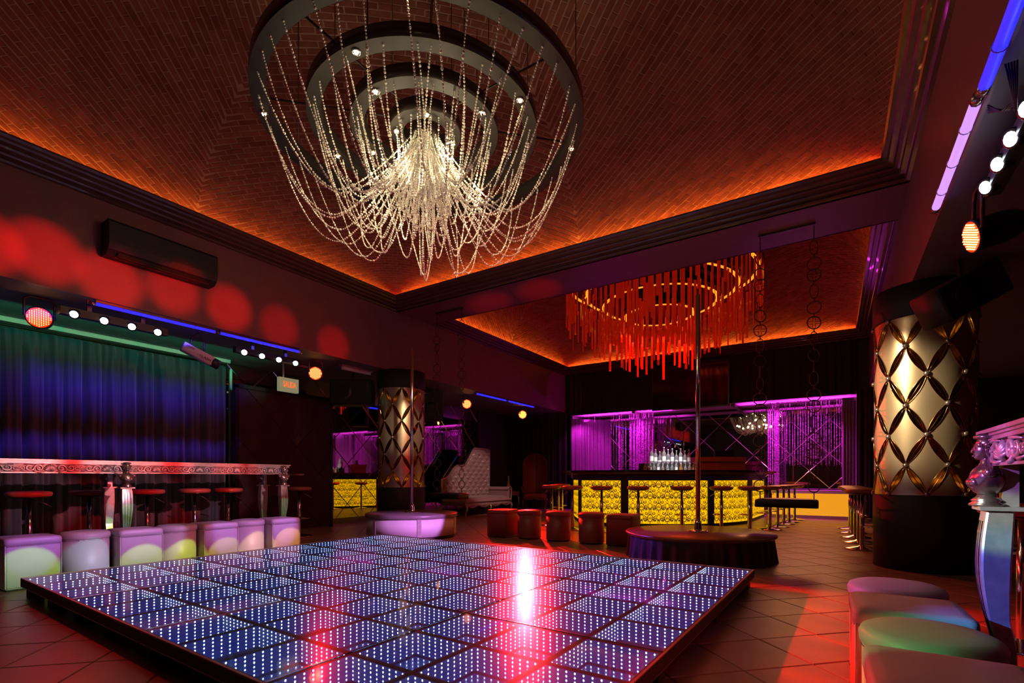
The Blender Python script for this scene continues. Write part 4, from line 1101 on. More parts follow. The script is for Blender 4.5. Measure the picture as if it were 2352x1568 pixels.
for (a, b) in panels:
    p_ = strip(MB(), a, b, .062, .862, .0, .004, .05).build('amber_panel', 'e_yellow', bt)
    ink = MB(); nx = int((b - a) / TW) + 2
    for i in range(-1, nx * 2 + 1):
        for j in range(-1, 3):
            ou = (i + .5) * TW / 2; ov = .34 + j * TH + (TH / 2 if i % 2 else 0)
            for poly in mot:
                q = clip_rect([(ou + u * 1.12, ov + v * 1.12) for u, v in poly], 0.005, b - a - .005, .066, .858)
                if not q or len(q) < 3: continue
                vs = []
                for u, v in q:
                    p, nn = pat(a + u); vs.append((p.x + nn.x * .0065, p.y + nn.y * .0065, v))
                ink.add(vs, [tuple(range(len(vs)))], False)
    o = ink.build('damask_print', 'matte_black', p_); o['kind'] = 'stuff'

# back counter with bottles, cabinet and till behind the bar
bk = thing('back_counter', 'dark stepped bottle shelf behind the bar', 'shelf', (*W(1538, 10.6), 0), YAW)
MB().box(-.62, .62, -.18, .18, 0, 1.03).build('lower_step', 'matte_black', bk)
MB().box(-.62, .62, .02, .18, 1.03, 1.22).build('upper_step', 'matte_black', bk)
def bottle(mb, h, r, kind):
    if kind == 0: return mb.lathe([(r * .95, 0), (r, .01), (r, h * .62), (r * .75, h * .70), (r * .34, h * .78), (r * .32, h * .94), (r * .38, h * .95), (r * .38, h)], 12)
    if kind == 1: return mb.lathe([(r * .95, 0), (r, .01), (r * 1.02, h * .50), (r * .9, h * .6), (r * .35, h * .72), (r * .30, h * .97), (r * .36, h)], 12)
    return mb.lathe([(r * .8, 0), (r * 1.1, .02), (r * 1.15, h * .45), (r * .5, h * .62), (r * .32, h * .7), (r * .30, h)], 12)
def make_bottle(kind, matn, lab):
    t = thing('bottle', lab, 'bottle', (0, 0, 0), 0, 'bottles behind the bar'); h, r = (.30, .27, .24)[kind], .038
    bottle(MB(), h, r, kind).build('glass_body', matn, t)
    MB().lathe([(r * 1.01, h * .15), (r * 1.01, h * .45)], 12, cap=False).build('paper_label', 'label_white', t)
    MB().lathe([(r * .42, h * .93), (r * .42, h * 1.02)], 10).build('cap', 'silver', t)
    return t
protos = [make_bottle(0, 'glass_clear', 'clear glass spirit bottle on the stepped shelf behind the bar'), make_bottle(1, 'glass_clear', 'clear glass spirit bottle on the stepped shelf behind the bar'), make_bottle(2, 'glass_amber', 'brown glass bottle on the stepped shelf behind the bar')]
first = [True] * 3
bx, by = W(1538, 10.6); ca, sa = cos(YAW), sin(YAW)
lbl = ['clear glass spirit bottle on the stepped shelf behind the bar', 'clear glass spirit bottle on the stepped shelf behind the bar', 'brown glass bottle on the stepped shelf behind the bar']
def put_bottle(u, v, z, kd, sc, row='front row'):
    x, y = bx + ca * u - sa * v, by + sa * u + ca * v
    if first[kd]: protos[kd].location = (x, y, z); o = protos[kd]; first[kd] = False
    else: o = dup(protos[kd], (x, y, z), random.uniform(0, 6), lbl[kd])
    o['label'] = lbl[kd].replace('on the stepped shelf', 'in the ' + row + ' on the stepped shelf'); o['group'] = ('brown' if kd == 2 else 'clear') + ' bottles of the ' + row + ' behind the bar'
    o.scale = (sc, sc, sc)
for v, z, n, u0, u1 in ((-.135, 1.03, 13, -.57, .57), (-.035, 1.03, 12, -.52, .52)):
    for k in range(n): put_bottle(u0 + (u1 - u0) * k / (n - 1) + random.uniform(-.008, .008), v, z, random.choice((0, 1, 1, 2)), random.uniform(.68, .80), 'front row' if v < -.1 else 'second row')
for k in range(10): put_bottle(-.36 + k * .09, .10, 1.22, random.choice((0, 0, 1)), random.uniform(.85, 1.1) * (1.15 - k * .02), 'raised back row')
cb = thing('cabinet', 'dark red box cabinet standing behind the bar right of the bottles', 'cabinet', (*W(1645, 11.4), 0), YAW)
MB().box(-.55, .55, -.25, .25, 0, 1.28).build('cabinet_body', 'leather_red', cb); MB().box(-.57, .57, -.27, .27, 1.28, 1.38).build('cabinet_top', 'leather_red', cb)
mo = thing('till_monitor', 'small black monitor on top of the red cabinet', 'monitor', (*W(1663, 11.4), 1.38), YAW)
MB().box(-.22, .22, -.03, .03, .02, .16).build('screen_case', 'black', mo); MB().box(-.08, .08, -.06, .06, 0, .03).build('stand', 'black', mo)

# glowing cabinet at the end of the aisle
gc = thing('glowing_cabinet', 'low white cabinet with orange backlit front at the end of the aisle', 'cabinet', (-.50, 13.25, 0))
MB().box(-.70, .88, -.30, .30, .0, .07).build('plinth', 'silver', gc)
MB().box(-.70, .88, -.29, .29, .07, .56).build('lit_front', 'e_cabinet', gc)
MB().box(-.73, .91, -.33, .33, .56, .63).build('cabinet_top', 'white_paint', gc)

# bead curtains of the niche
def strands(name, lab, pts, z1, zr, r=.009, sp=.036, seed=2):
    rnd = random.Random(seed); mb = MB()
    for (x, y) in pts:
        z0 = rnd.uniform(*zr); z = z1
        while z > z0:
            mb.sphere((x, y, z), r * rnd.uniform(.6, 1.2), 5, 3, 1, 1, 1.4); z -= sp
        mb.box(x - .0015, x + .0015, y - .0015, y + .0015, z0, z1)
    o = mb.build(name, 'purple_bead'); tag(o, lab, 'bead curtain', kind='stuff'); return o
rnd = random.Random(4)
def niche(px, Y):
    s = (px - 1176) / 1137.9; dx = -sin(YAW) + cos(YAW) * s; dy = cos(YAW) + sin(YAW) * s; return (dx / dy * Y, Y)
strands('bead_curtain', 'dense purple bead curtain left of the bottles in the bar niche', [niche(1413 + (1458 - 1413) * rnd.random(), 13.1 + rnd.random() * .3) for _ in range(12)] + [niche(1455 + 45 * rnd.random() , 13.05 + .9 * rnd.random()) for _ in range(46)], 2.66, (.95, 1.1), .011)
strands('bead_curtain', 'bright purple column of bead strands beside the counter end', [niche(1764 + 6 * rnd.random(), 13.05 + .1 * rnd.random()) for _ in range(7)] + [niche(1784 + 5 * rnd.random(), 13.05 + .1 * rnd.random()) for _ in range(9)] + [niche(1771 + 12 * rnd.random(), 13.1 + .2 * rnd.random()) for _ in range(9)], 2.66, (.66, .8), .012)
strands('bead_curtain', 'sparse purple bead strands across the right half of the niche', [niche(p + rnd.uniform(-1, 1), 13.06 + rnd.random() * .7) for p in range(1796, 1946, 6)], 2.66, (1.1, 1.35), .010)
strands('bead_curtain', 'few purple bead strands before the sheer curtain at the left', [niche(p, 13.05 + rnd.random() * .3) for p in (1334, 1352, 1366, 1378, 1404, 1409, 1416)], 2.66, (.95, 1.1), .008)

# television
tv = thing('television', 'large black television hanging above the bar', 'television', (-3.02, 12.80, 2.64))
MB().box(-.93, .93, -.03, .05, 0, 1.06).build('case', 'black', tv); MB().box(-.90, .90, -.036, -.028, .03, 1.03).build('screen', 'screen', tv)
MB().box(-.2, .2, .05, .28, .4, .7).build('wall_bracket', 'iron', tv)
# ------------------------------------------------------------------ bead chandelier under the near vault
CC = (-2.84, 3.06)
ch = thing('bead_chandelier', 'huge chandelier of four black rings and looping crystal bead strands', 'chandelier', (CC[0], CC[1], 0))
RG = [1.30, .92, .60, .29]; ZR0, ZR1 = 3.765, 3.865; RW = .11
for r in RG:
    MB().lathe([(r - RW, ZR1), (r, ZR1), (r, ZR0), (r - .001, ZR0)], 96, cap=False, smooth=True).build('ring', 'ring_black', ch)
    MB().lathe([(r, ZR0 + .0005), (r - RW, ZR0 + .0005)], 96, cap=False).build('ring_underside', 'ring_under', ch)
    MB().lathe([(r - RW, ZR0), (r - RW, ZR1)], 96, cap=False).build('ring_inner_wall', 'ring_under', ch)
MB().lathe([(.10, 3.72), (.11, 3.76), (.11, 3.9), (.03, 3.95)], 24).build('centre_hub', 'ring_black', ch)
for k in range(8):
    a = k * pi / 4 + .3
    for r in (RG[0], RG[1], RG[2]):
        zt_ = 3.93 + 1.95 * cos(math.asin(min(.99, abs((CC[0] + r * cos(a)) - (XL + XR) / 2) / 3.61))) * cos(math.asin(min(.99, abs(CC[1] + r * sin(a) - 3.0) / 3.32)))
        if k % 2 == 0: MB().tube([((r - .05) * cos(a), (r - .05) * sin(a), ZR1), ((r - .05) * cos(a), (r - .05) * sin(a), zt_)], .004, 4).build('hanger_wire', 'iron', ch)
for k in range(4):
    a = k * pi / 4
    MB().tube([(-RG[0] * cos(a) + .05 * cos(a), -RG[0] * sin(a) + .05 * sin(a), ZR1 + .01), (RG[0] * cos(a) - .05 * cos(a), RG[0] * sin(a) - .05 * sin(a), ZR1 + .01)], .008, 5).build('cross_bar', 'ring_black', ch)
spots = [(0, -51), (1, -79), (2, -89), (0, -136), (3, -45), (1, 7), (2, 6), (3, -136), (3, 58), (1, -165), (2, -171), (0, 41), (2, 100), (1, 101)]
for ri, deg in spots:
    a = radians(deg); r = RG[ri] - RW / 2; p = (r * cos(a), r * sin(a), ZR0 - .006)
    sp_ = MB().lathe([(.030, .008), (.032, 0), (.024, -.004), (.020, .002)], 16).build('spot_housing', 'chrome', ch, p)
    MB().sphere((0, 0, 0), .014, 10, 6).build('bulb', 'e_bulb', sp_)
    spot((CC[0] + p[0], CC[1] + p[1], ZR0 - .03), (CC[0] + p[0] * .55, CC[1] + p[1] * .55, 2.4), (1.0, 0.74, 0.38), 1.0, 120, .8, .02)
for k in range(3):  # unseen points added at hub and among strands to brighten the beads
    a = k * 2.1; point((CC[0] + .22 * cos(a), CC[1] + .22 * sin(a), 3.52), (1.0, 0.82, 0.50), 6.5, .03)
for k in range(10):
    a = k * 2 * pi / 10 + .2; point((CC[0] + .48 * cos(a), CC[1] + .48 * sin(a), 3.20 + .06 * (k % 2)), (1.0, 0.79, 0.46), 1.9, .03)
for k in range(10):
    a = k * 2 * pi / 10; point((CC[0] + .92 * cos(a), CC[1] + .92 * sin(a), 3.24 + .08 * (k % 2)), (1.0, 0.78, 0.42), 1.4, .03)
point((CC[0], CC[1], 4.3), (1.0, 0.50, 0.18), 1, .10)
rnd = random.Random(21)
bead = []
def strand_pts(a, R, sag, ri, zi, zt):
    "catenary-like loop: hangs from the ring, swings low, climbs to the hub"
    pts = []; N = 60
    low = zt - sag
    b = a + rnd.uniform(-.35, .35)
    for k in range(N + 1):
        t_ = k / N
        # radius eases from ring to hub, staying wide near the ring
        rr = R + (ri - R) * (t_ ** 1.35)
        if t_ < .55: z = zt - sag * sin(pi / 2 * (t_ / .55)) ** 1.25
        else:
            q = (t_ - .55) / .45; z = low + (zi - low) * (q ** 1.5)
        th = a + (b - a) * t_
        pts.append(Vector((rr * cos(th), rr * sin(th), z)))
    return pts
def beads_on(pts, m, sp, r):
    mb = MB(); d = 0; nxt = 0
    for i in range(len(pts) - 1):
        L = (pts[i + 1] - pts[i]).length
        while nxt <= d + L:
            q = (nxt - d) / L; p = pts[i].lerp(pts[i + 1], q)
            k = rnd.random(); rr = r * (1.25 if k > .82 else (.7 if k < .35 else 1.0))
            mb.sphere(p, rr, 6, 4); nxt += sp * (1.2 if k > .82 else .85)
        d += L
    mb.tube(pts[::3] + [pts[-1]], .0009, 3, cap=False)
    return mb
cfg = [(RG[0] - RW / 2, 40, (.70, .92)), (RG[1] - RW / 2, 34, (.60, .82)), (RG[2] - RW / 2, 26, (.52, .72)), (RG[3] - RW / 2, 18, (.40, .60))]
for R, n, (s0, s1) in cfg:
    for k in range(n):
        a = 2 * pi * (k + rnd.uniform(-.25, .25)) / n
        sag = rnd.uniform(s0, s1)
        beads_on(strand_pts(a, R, sag, .07 + rnd.uniform(0, .05), 3.74 - rnd.uniform(0, .06), ZR0), None, .021, .0078).build('bead_strand', 'bead', ch)
for k in range(26):   # plume of straight strands below the hub
    a = rnd.uniform(0, 6.28); r0 = rnd.uniform(.02, .10); r1 = r0 + rnd.uniform(.03, .20); L = rnd.uniform(.38, .84)
    pts = [Vector(((r0 + (r1 - r0) * q ** 1.4) * cos(a + .1 * q), (r0 + (r1 - r0) * q ** 1.4) * sin(a + .1 * q), 3.74 - L * q)) for q in [i / 24 for i in range(25)]]
    b2 = a + rnd.uniform(.5, 1.2); e_ = pts[-1]; f_ = Vector((r1 * cos(b2), r1 * sin(b2), 3.74 - L + rnd.uniform(.08, .3)))
    loop = [e_.lerp(f_, q) + Vector((0, 0, -.10 * sin(pi * q))) for q in [i / 8 for i in range(1, 9)]]
    up = [f_.lerp(Vector((r0 * cos(b2), r0 * sin(b2), 3.74)), q) for q in [i / 16 for i in range(1, 17)]]
    beads_on(pts + loop + up, None, .019, .0082).build('bead_strand', 'bead', ch)

# ------------------------------------------------------------------ red rod chandelier under the far vault
C2 = (-2.97, 10.07)
c2 = thing('rod_chandelier', 'red acrylic rod chandelier with glowing orange rings above the bar', 'chandelier', (C2[0], C2[1], 0))
rodm = [MB().box(-.026, .026, -.004, .004, -L, 0).mesh('acrylic_rod', 'red_acrylic') for L in (.55, .70, .85, .95)]
for r, z, n in ((.70, 4.20, 40), (1.14, 4.42, 60), (1.50, 4.66, 74), (1.84, 4.88, 92)):
    MB().lathe([(r, z + .004), (r - .075, z + .004)], 96, cap=False).build('led_ring', 'e_orange', c2)
    MB().lathe([(r - .10, z + .008), (r + .02, z + .008), (r + .02, z + .12), (r - .10, z + .12)], 96, cap=True).build('ring_housing', 'ring_black', c2)
    for k in range(n):
        a = 2 * pi * k / n; rr = r + .035 + random.uniform(-.01, .02); dz = random.uniform(-.28, .06)
        inst('acrylic_rod', random.choice(rodm), c2, (rr * cos(a), rr * sin(a), z + .05 + dz), (0, 0, a + pi / 2 + random.uniform(-.5, .5)))
for k in range(4): MB().tube([(.5 * cos(k * pi / 2), .5 * sin(k * pi / 2), 4.3), (.5 * cos(k * pi / 2), .5 * sin(k * pi / 2), 5.75)], .012, 6).build('hanger_rod', 'iron', c2)
for k in range(2): MB().tube([(-1.84 * cos(k * pi / 2), -1.84 * sin(k * pi / 2), 4.99), (1.84 * cos(k * pi / 2), 1.84 * sin(k * pi / 2), 4.99)], .02, 6).build('cross_bar', 'ring_black', c2)
MB().lathe([(.60, 4.30), (.62, 4.36), (1.05, 4.56), (1.42, 4.80), (1.76, 5.0)], 64, cap=False).build('inner_cone', 'ring_black', c2)
area((C2[0], C2[1], 4.05), (C2[0], C2[1], 0), .8, .8, (1.0, .06, .015), 30, 170)  # area light added inside the rings to brighten the rods

# ------------------------------------------------------------------ swings on ornamental chains
ringm = MB().tube(circ((0, 0, 0), .072, 22, 'XZ'), .006, 6, closed=True).mesh('ring_link', 'iron')
ovalm = MB().tube([(.045 * cos(2 * pi * i / 20), 0, .085 * sin(2 * pi * i / 20)) for i in range(20)], .005, 6, closed=True).mesh('oval_link', 'iron')
smallm = MB().tube([(.018 * cos(2 * pi * i / 12), 0, .026 * sin(2 * pi * i / 12)) for i in range(12)], .005, 5, closed=True).mesh('small_link', 'iron')
cm = MB().tube(circ((0, 0, 0), .072, 22, 'XZ'), .006, 6, closed=True)
for q in (-.014, .014):
    cm.tube([(q, 0, -.07), (q, 0, -.014)], .003, 4); cm.tube([(q, 0, .014), (q, 0, .07)], .003, 4); cm.tube([(-.07, 0, q), (-.014, 0, q)], .003, 4); cm.tube([(.014, 0, q), (.07, 0, q)], .003, 4)
crossm = cm.mesh('cross_link', 'iron')
def swing(lab, x0, x1, y, zseat):
    t = thing('chain_swing', lab, 'swing', ((x0 + x1) / 2, y, zseat)); cx = (x0 + x1) / 2; top = ZS - zseat
    w_ = (x1 - x0) / 2 + .045
    MB().rbox(-w_, w_, -.16, .16, -.055, .045, .035, 4, .03).build('seat', 'leather_black', t)
    MB().box(-w_ - .02 + .05, w_ + .02 - .05, -.03, .03, top - .022, top).build('ceiling_rail', 'iron', t)
    for xx in (x0 - cx, x1 - cx):
        z = .045; seq = ['small', 'small', 'ring', 'small', 'oval', 'small', 'cross', 'small', 'ring', 'small', 'oval', 'small', 'cross', 'ring', 'small', 'oval', 'small'] * 3
        mm = {'small': (smallm, .026), 'ring': (ringm, .072), 'oval': (ovalm, .085), 'cross': (crossm, .072)}; nm = {'small': 'small_link', 'ring': 'ring_link', 'oval': 'oval_link', 'cross': 'cross_link'}
        for i, kx in enumerate(seq):
            me, hh = mm[kx]
            if z + 2 * hh > top - .03: break
            rz = (YAW * .4 if kx != 'small' else pi / 2) + random.uniform(-.5, .5) * (kx != 'small')
            inst(nm[kx], me, t, (xx, 0, z + hh - .004), (0, 0, rz)); z += 2 * hh - .010
        MB().tube([(xx, 0, z - .01), (xx, 0, top - .02)], .005, 5).build('hook', 'iron', t)
    return t
swing('black padded swing seat on two ring chains right of the dark stage', -.755, -.19, 6.76, .62)
swing('black padded swing seat on two ring chains behind the white stage', -6.0, -5.43, 6.76, .60)

# ------------------------------------------------------------------ tufted sofa and canopy chair
sf = thing('tufted_sofa', 'mauve satin chaise with high tufted back and gilded frame by the mirror', 'sofa', (-7.55, 10.0, 0))
XBk = -.36   # back plane relative
out = [(-.98, .88), (-.86, .90), (-.72, .96), (-.55, 1.13), (-.42, 1.21), (-.15, 1.22), (-.03, 1.28), (.10, 1.45), (.24, 1.63), (.32, 1.68), (.90, 1.68), (.97, 1.66), (.985, 1.60)]
def ztop(y):
    for (a, za), (b, zb_) in zip(out, out[1:]):
        if a <= y <= b: return za + (zb_ - za) * (y - a) / (b - a)
    return out[0][1] if y < out[0][0] else out[-1][1]
def tuft(u, v):
    y = -.97 + 1.95 * u; z0 = .40; z1 = ztop(y) - .02; z = z0 + (z1 - z0) * v
    gy, gz = y / .115, (z - .4) / .105
    d1 = abs(sin(pi * (gy + gz) / 2)); d2 = abs(sin(pi * (gy - gz) / 2))
    b = (d1 * d2) ** .45
    e = min(1, v * 12, (1 - v) * 12, u * 20, (1 - u) * 20)
    return (XBk + .06 + .072 * b * e + .01 * e, y, z)
MB().grid(tuft, 190, 130).build('tufted_back', 'satin', sf)
bt_ = MB()
for i in range(-9, 10):
    for j in range(0, 13):
        if (i + j) % 2: continue
        y, z = i * .115, .4 + j * .105
        if -.9 < y < .93 and .45 < z < ztop(y) - .05: bt_.sphere((XBk + .078, y, z), .009, 6, 4)
o = bt_.build('back_buttons', 'satin', sf); o['kind'] = 'stuff'
fr_ = [(XBk + .05, y, z) for y, z in out]
fr_ += [(XBk + .05, .985, .80)]
MB().tube([(XBk + .05, -.985, .42)] + fr_, .026, 8).build('gilded_frame', 'gilt', sf)
poly = [(-.99, .30)] + [(y, z) for y, z in out] + [(.99, .30)]
MB().prism(poly, lambda u, v, d: (d, u, v), XBk - .05, XBk + .045).build('back_shell', 'leather_black', sf)
def seat(u, v):
    y = -.97 + 1.94 * u; x = -.34 + .76 * v
    e = min(1, u * 10, (1 - u) * 10, (1 - v) * 7) ; return (x + (0.02 if v > .98 else 0), y, .34 + .115 * max(0, e) ** .5)
MB().grid(seat, 40, 16).build('seat_cushion', 'satin', sf)
MB().box(-.36, .40, -.97, .97, .25, .345).build('seat_base', 'satin', sf)
ap = [(.42, -.97 + 1.94 * k / 40, .25 - .022 * abs(sin(pi * k / 40 * 4)) + .015 * cos(2 * pi * k / 40 * 4)) for k in range(41)]
MB().tube(ap, .020, 7).build('carved_apron', 'gilt', sf); MB().tube([(.42, -.97, .345), (.42, .97, .345)], .012, 6).build('seat_moulding', 'gilt', sf)
def arm_u(u, v):
    a = pi * u; return (-.34 + .74 * v, .90 + .075 * -cos(a), .60 + .075 * sin(a))
am = MB(); am.box(-.34, .36, .85, .965, .34, .60); am.grid(arm_u, 12, 8); am.build('arm_rest', 'satin', sf)
MB().tube([(.40, .82, .60), (.41, .86, .67), (.40, .93, .685), (.41, .985, .64), (.40, .985, .50), (.42, .95, .38), (.42, .95, .27)], .018, 7).build('arm_frame', 'gilt', sf)
for x, y in ((.41, -.95), (.41, .95), (.41, 0), (-.33, -.95), (-.33, .95)):
    s_ = 1 if x > 0 else -1
    MB().tube([(x, y, .27), (x + .035 * s_, y, .20), (x + .01 * s_, y, .10), (x - .02 * s_, y, .04), (x + .01 * s_, y, .012)], [.030, .026, .018, .013, .018], 8).build('leg', 'gilt', sf)
cx_, cy_ = W(1229, 14.0)
cc = thing('canopy_chair', 'red leather canopy chair with domed hood by the far wall', 'chair', (cx_, cy_, 0), YAW - .15)
def hood(u, v):
    a = pi * (-.04 + 1.08 * u); w_ = .34
    if v < .7: z = .48 + (1.28 - .48) * v / .7; k = 1
    else:
        q = (v - .7) / .3 * pi / 2; z = 1.28 + .30 * sin(q); k = cos(q)
    return (w_ * cos(a) * k, .0 + .36 * sin(a) * k, z)
MB().grid(hood, 24, 20).build('hood', 'canopy', cc)
tf = MB()
for u in (0, .25, .5, .75, 1): tf.tube([hood(u, v / 20) for v in range(21)], .012, 5)
tf.tube([hood(u / 20, .7) for u in range(21)], .008, 5); tf.build('hood_piping', 'wood', cc)
MB().rbox(-.31, .31, -.30, .30, .33, .47, .08, 5, .05).build('seat', 'canopy', cc)
MB().tube([(-.31 + .62 * k / 16, -.31, .33 - .02 * abs(sin(pi * k / 8))) for k in range(17)], .018, 6).build('seat_rail', 'wood', cc)
for s_ in (-1, 1):
    MB().tube([(s_ * .33, .0, .66), (s_ * .35, -.2, .66), (s_ * .34, -.27, .60), (s_ * .31, -.24, .45)], .02, 7).build('arm', 'wood', cc)
    for y in (-.28, .26): MB().tube([(s_ * .29, y, .34), (s_ * .32, y - .02, .24), (s_ * .29, y, .12), (s_ * .27, y, .02), (s_ * .29, y - .01, 0)], [.028, .024, .016, .012, .014], 7).build('leg', 'wood', cc)
sx_, sy_ = W(1150, 13.0)
tb = thing('side_table', 'small carved table at the far end of the gilded sofa', 'table', (-7.5, 11.38, 0))
MB().box(-.22, .22, -.22, .22, .50, .54).build('table_top', 'gilt', tb); MB().box(-.21, .21, -.21, .21, .43, .50).build('apron', 'gilt', tb)
for a in (-1, 1):
    for b in (-1, 1): MB().tube([(a * .19, b * .19, .45), (a * .21, b * .21, .25), (a * .18, b * .18, 0)], [.022, .016, .014], 6).build('leg', 'gilt', tb)
dc = thing('decanter', 'slim dark decanter with glinting rim on the side table', 'decanter', (-7.5, 11.38, .54))
MB().lathe([(.055, 0), (.075, .03), (.06, .12), (.035, .22), (.02, .34), (.028, .36), (.018, .38)], 14).build('body', 'glass_amber', dc); MB().sphere((0, 0, .41), .025, 8, 6).build('stopper', 'chrome', dc)

# ------------------------------------------------------------------ air conditioner
ac = thing('air_conditioner', 'long black wall air conditioner on the left beam', 'air conditioner', (XL, 2.60, 3.28))
def acp(p, d0, d1): return MB().prism(p, lambda u, v, d: (u, d, v), d0, d1)
acp([(0, 0), (.14, .0), (.20, .05), (.225, .12), (.225, .33), (.20, .36), (0, .36)], -.545, .545).build('casing', 'matte_black', ac)
MB().box(.10, .20, -.46, .46, -.004, .03).build('air_outlet', 'black', ac)
for k in range(3): MB().box(.135 + k * .022, .140 + k * .022, -.45, .45, -.012, .028).build('louvre', 'ring_under', ac)

# ------------------------------------------------------------------ stage lights
def par_can(lab, loc, target, size=.105, hot=False):
    t = thing('par_can', lab, 'stage light', loc); d = Vector(target) - Vector(loc)
    hd = MB().lathe([(size * .55, -.24), (size * .8, -.20), (size, -.14), (size, .02), (size * 1.06, .02), (size * 1.06, .035)], 28, cap=True).build('housing', 'par_body', t)
    hd.rotation_euler = d.to_track_quat('Z', 'Y').to_euler()
    MB().lathe([(size * .97, .038), (.001, .038)], 28, cap=False).build('led_face', 'e_red', hd)
    dots = MB()
    for i in range(-5, 6):
        for j in range(-5, 6):
            x, y = i * size * .17, j * size * .17 + (size * .085 if i % 2 else 0)
            if hypot(x, y) < size * .88: dots.sphere((x, y, .041), size * .055, 5, 3)
    q = dots.build('led_dots', 'e_hotdot' if hot else 'e_reddot', hd); q['kind'] = 'stuff'
    top = ZB - loc[2]
    ux = size * 1.15
    yk = MB(); yk.tube([(-0, -ux, 0), (-.0, -ux, top * .8), (0, -ux * .6, top - .01), (0, ux * .6, top - .01), (0, ux, top * .8), (0, ux, 0)], .012, 6); yk.build('yoke', 'iron', t)
    return t
par_can('red par can at the upper left, big LED face over the curtain', (-7.02, 1.67, 2.60), (-2.5, .2, 1.9))
par_can('red par can next to the exit sign', (-7.02, 4.99, 2.60), (-2.0, .5, 1.6))
par_can('red par can between the left column and the sofa', (-7.05, 8.97, 2.60), (-2.0, 1.0, 1.7), .105)
par_can('glaring red par can above the canopy chair', (-6.98, 11.28, 2.60), (-.2, .2, .95), .110, True)
pr_ = par_can('amber red par can at the upper right beside the big column', (.79, 4.36, 2.50), (-2.2, 3.7, 1.75), .10)
def led_bar(lab, x, ys, z, sgn):
    y0, y1 = min(ys) - .12, max(ys) + .10; t = thing('led_bar', lab, 'stage light', (x, (y0 + y1) / 2, z)); oy = (y0 + y1) / 2
    MB().box(-.04, .04, y0 - oy, y1 - oy, -.035, .045).build('housing', 'par_body', t)
    for y in ys:
        b = MB().lathe([(.046, -.03), (.050, .03), (.044, .034)], 18).build('lens_tube', 'par_body', t, (sgn * .025, y - oy, -.01)); b.rotation_euler = (Vector((sgn * 1.0, -.55, -.5))).to_track_quat('Z', 'Y').to_euler()
        MB().sphere((0, 0, .036), .036, 12, 6, 1, 1, .25).build('lens', 'e_white', b)
    for q in (.25, .75): MB().box(-.012, .012, -.02, .02, .045, ZB - z).build('bracket', 'iron', t, (0, (y0 + (y1 - y0) * q) - oy, 0))
    return t
led_bar('bar of four cool white lamps above the left part of the curtain', -6.72, [1.87, 2.126, 2.38, 2.636], 2.65, 1)
led_bar('bar of four cool white lamps left of the exit sign', -6.80, [3.70, 3.95, 4.203, 4.468], 2.65, 1)
led_bar('bar of cool white lamps at the upper right picture edge', .80, [3.966, 3.71, 3.47, 3.226], 2.645, -1)
def tube(lab, x, ya, yb, z, m, r=.018):
    t = thing('neon_tube', lab, 'neon tube', (x, (ya + yb) / 2, z)); h = abs(yb - ya) / 2
    MB().tube([(0, -h, 0), (0, h, 0)], r, 10).build('glass_tube', m, t)
    for q in (-1, 1): MB().tube([(0, q * h, 0), (0, q * (h + .05), 0)], r * 1.1, 8).build('end_cap', 'pewter', t)
    for q in (-.6, 0, .6): MB().tube(circ((0, q * h, 0), r * 1.2, 10, 'XZ'), .003, 4, closed=True).build('clip', 'silver', t)
    MB().box(-.012, .012, -h, h, r, ZB - z).build('batten', 'iron', t)
    return t
tube('blue tube under the left beam, above the first white lamp bar', -6.62, 2.02, 3.24, 2.775, 'e_uv')
tube('blue tube under the left beam, above the second white lamp bar', -6.62, 3.30, 4.42, 2.775, 'e_uv')
tube('blue tube under the far part of the left beam', -6.60, 8.72, 9.9, 2.765, 'e_uv', .02)
tube('blue violet tube under the left beam near the bright red lamp', -6.60, 10.0, 11.2, 2.765, 'e_uv', .02)
tube('thick blue tube at the upper right corner', .605, 1.9, 3.20, 2.785, 'e_uv', .026)
tube('thick violet tube under the right beam', .595, 3.32, 4.46, 2.785, 'e_violet', .024)
cbm = MB()
for k in range(5):
    cbm.tube([(.0 + .01 * k, -.15, .10), (.05, -.05 - .01 * k, -.02 - .02 * k), (.03 + .01 * k, .06, .0), (.0, .15, .10 - .01 * k)], .004, 5)
o = cbm.build('loose_cables', 'matte_black', None, (.655, 3.26, 2.70)); tag(o, 'loose black cables where the blue and violet tubes meet', 'cable')
# emergency lamp, exit sign, flash projector, speakers
em = thing('emergency_light', 'small pale tube fitting on the low ceiling left of the column', 'lamp', (-6.95, 5.75, 2.80))
MB().rbox(-.035, .035, -.30, .30, -.055, .02, .02, 3).build('diffuser', 'white_paint', em); MB().box(-.04, .04, -.33, .33, -.01, .02).build('base_plate', 'silver', em)
def text(s, size, m, ext=.002):
    cu = bpy.data.curves.new('lettering', 'FONT'); cu.body = s; cu.size = size; cu.extrude = ext; cu.align_x = 'CENTER'; cu.align_y = 'CENTER'
    o = bpy.data.objects.new('lettering', cu); COL.objects.link(o); bpy.context.view_layer.update()
    me = bpy.data.meshes.new_from_object(o.evaluated_get(bpy.context.evaluated_depsgraph_get())); bpy.data.objects.remove(o)
    me.materials.clear(); me.materials.append(M[m]); me.name = 'lettering'; return me
sg = thing('exit_sign', 'white exit sign reading SALIDA in red beside the second lamp bar', 'sign', (-7.40, 4.75, 2.30))
MB().rbox(-.035, .035, -.17, .17, 0, .22, .006, 2).build('case', 'sign_face', sg)
tx = inst('lettering', text('SALIDA', .105, 'e_sign'), sg, (.037, .01, .11), (pi / 2, 0, pi / 2)); tx.scale = (.66, 1.3, 1)
sb = MB(); sb.tube([(0, -.08, .22), (0, -.08, .46)], .014, 8); sb.tube([(0, -.55, .47), (0, .45, .47)], .012, 8); sb.build('hanging_bracket', 'silver', sg)
fl_ = thing('effect_projector', 'white and black tilted effect projector reading FLASH under the low ceiling', 'stage light', (-6.95, 3.20, 2.52))
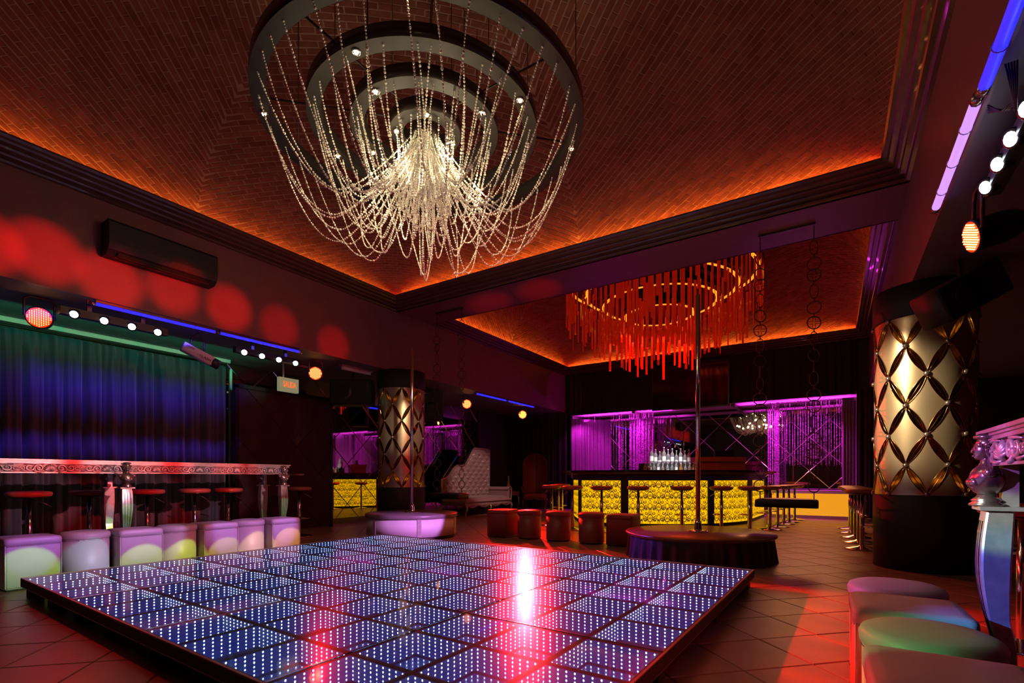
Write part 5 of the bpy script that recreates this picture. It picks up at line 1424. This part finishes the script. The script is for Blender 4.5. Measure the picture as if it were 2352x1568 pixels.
rt_ = (Vector((.25, .90, -.42))).to_track_quat('X', 'Z').to_euler()
bd_ = MB().rbox(-.20, .17, -.06, .06, -.055, .055, .02, 3).build('housing', 'white_paint', fl_, None, rt_)
MB().lathe([(.060, 0), (.064, .02), (.064, .09), (.05, .10)], 20).build('lens_hood', 'par_body', bd_, (.16, 0, 0), (0, pi / 2, 0))
for k in range(7): MB().box(-.003, .003, -.062, -.058, .0, .025).build('vent_slot', 'matte_black', bd_, (-.16 + k * .014, 0, .012))
inst('lettering', text('FLASH', .05, 'matte_black', .001), bd_, (.075, -.0625, -.015), (pi / 2, 0, 0))
inst('emblem', MB().add([(-.02, 0, -.012), (.0, 0, .0), (-.02, 0, .012), (-.008, 0, .0)], [(0, 1, 3), (1, 2, 3)], False).mesh('emblem', 'matte_black'), bd_, (-.005, -.0625, -.012))
yk = MB(); yk.tube([(-.03, -.08, 0), (-.03, -.08, .2), (-.03, 0, .29), (-.03, .08, .2), (-.03, .08, 0)], .012, 6); yk.build('yoke', 'iron', fl_)
def speaker(lab, loc, rot, sx, sy, sz, hang):
    t = thing('loudspeaker', lab, 'loudspeaker', loc); b = MB().rbox(-sx, sx, -sy, sy, -sz, sz, .03, 3).build('cabinet', 'matte_black', t, None, rot)
    MB().box(-sx * .92, sx * .92, -sy - .006, -sy, -sz * .94, sz * .94).build('grille', 'par_body', b)
    MB().lathe([(sx * .62, 0), (sx * .60, .006), (sx * .2, -.01), (.001, -.004)], 24, cap=False).build('woofer', 'par_body', b, (0, -sy - .008, -sz * .3), (pi / 2, 0, 0))
    MB().box(-.15, -.02, -sy - .009, -sy - .006, sz * .78, sz * .88).build('badge', 'iron', b)
    MB().tube([(0, 0, 0), (0, 0, hang - loc[2])], .015, 6).build('hanging_rod', 'iron', t)
    return t
speaker('black loudspeaker hung tilted before the top of the big column', (*W(2205, 4.3), 2.50), (radians(0), radians(62), YAW), .155, .14, .30, ZB)
speaker('black loudspeaker under the low ceiling left of the small column', (-7.35, 6.0, 2.45), (0, pi / 2, pi / 2 - .9), .22, .2, .36, ZB)
speaker('black loudspeaker right of the small column', (-7.3, 8.0, 2.45), (0, 0, pi / 2 - .7), .26, .2, .30, ZB)
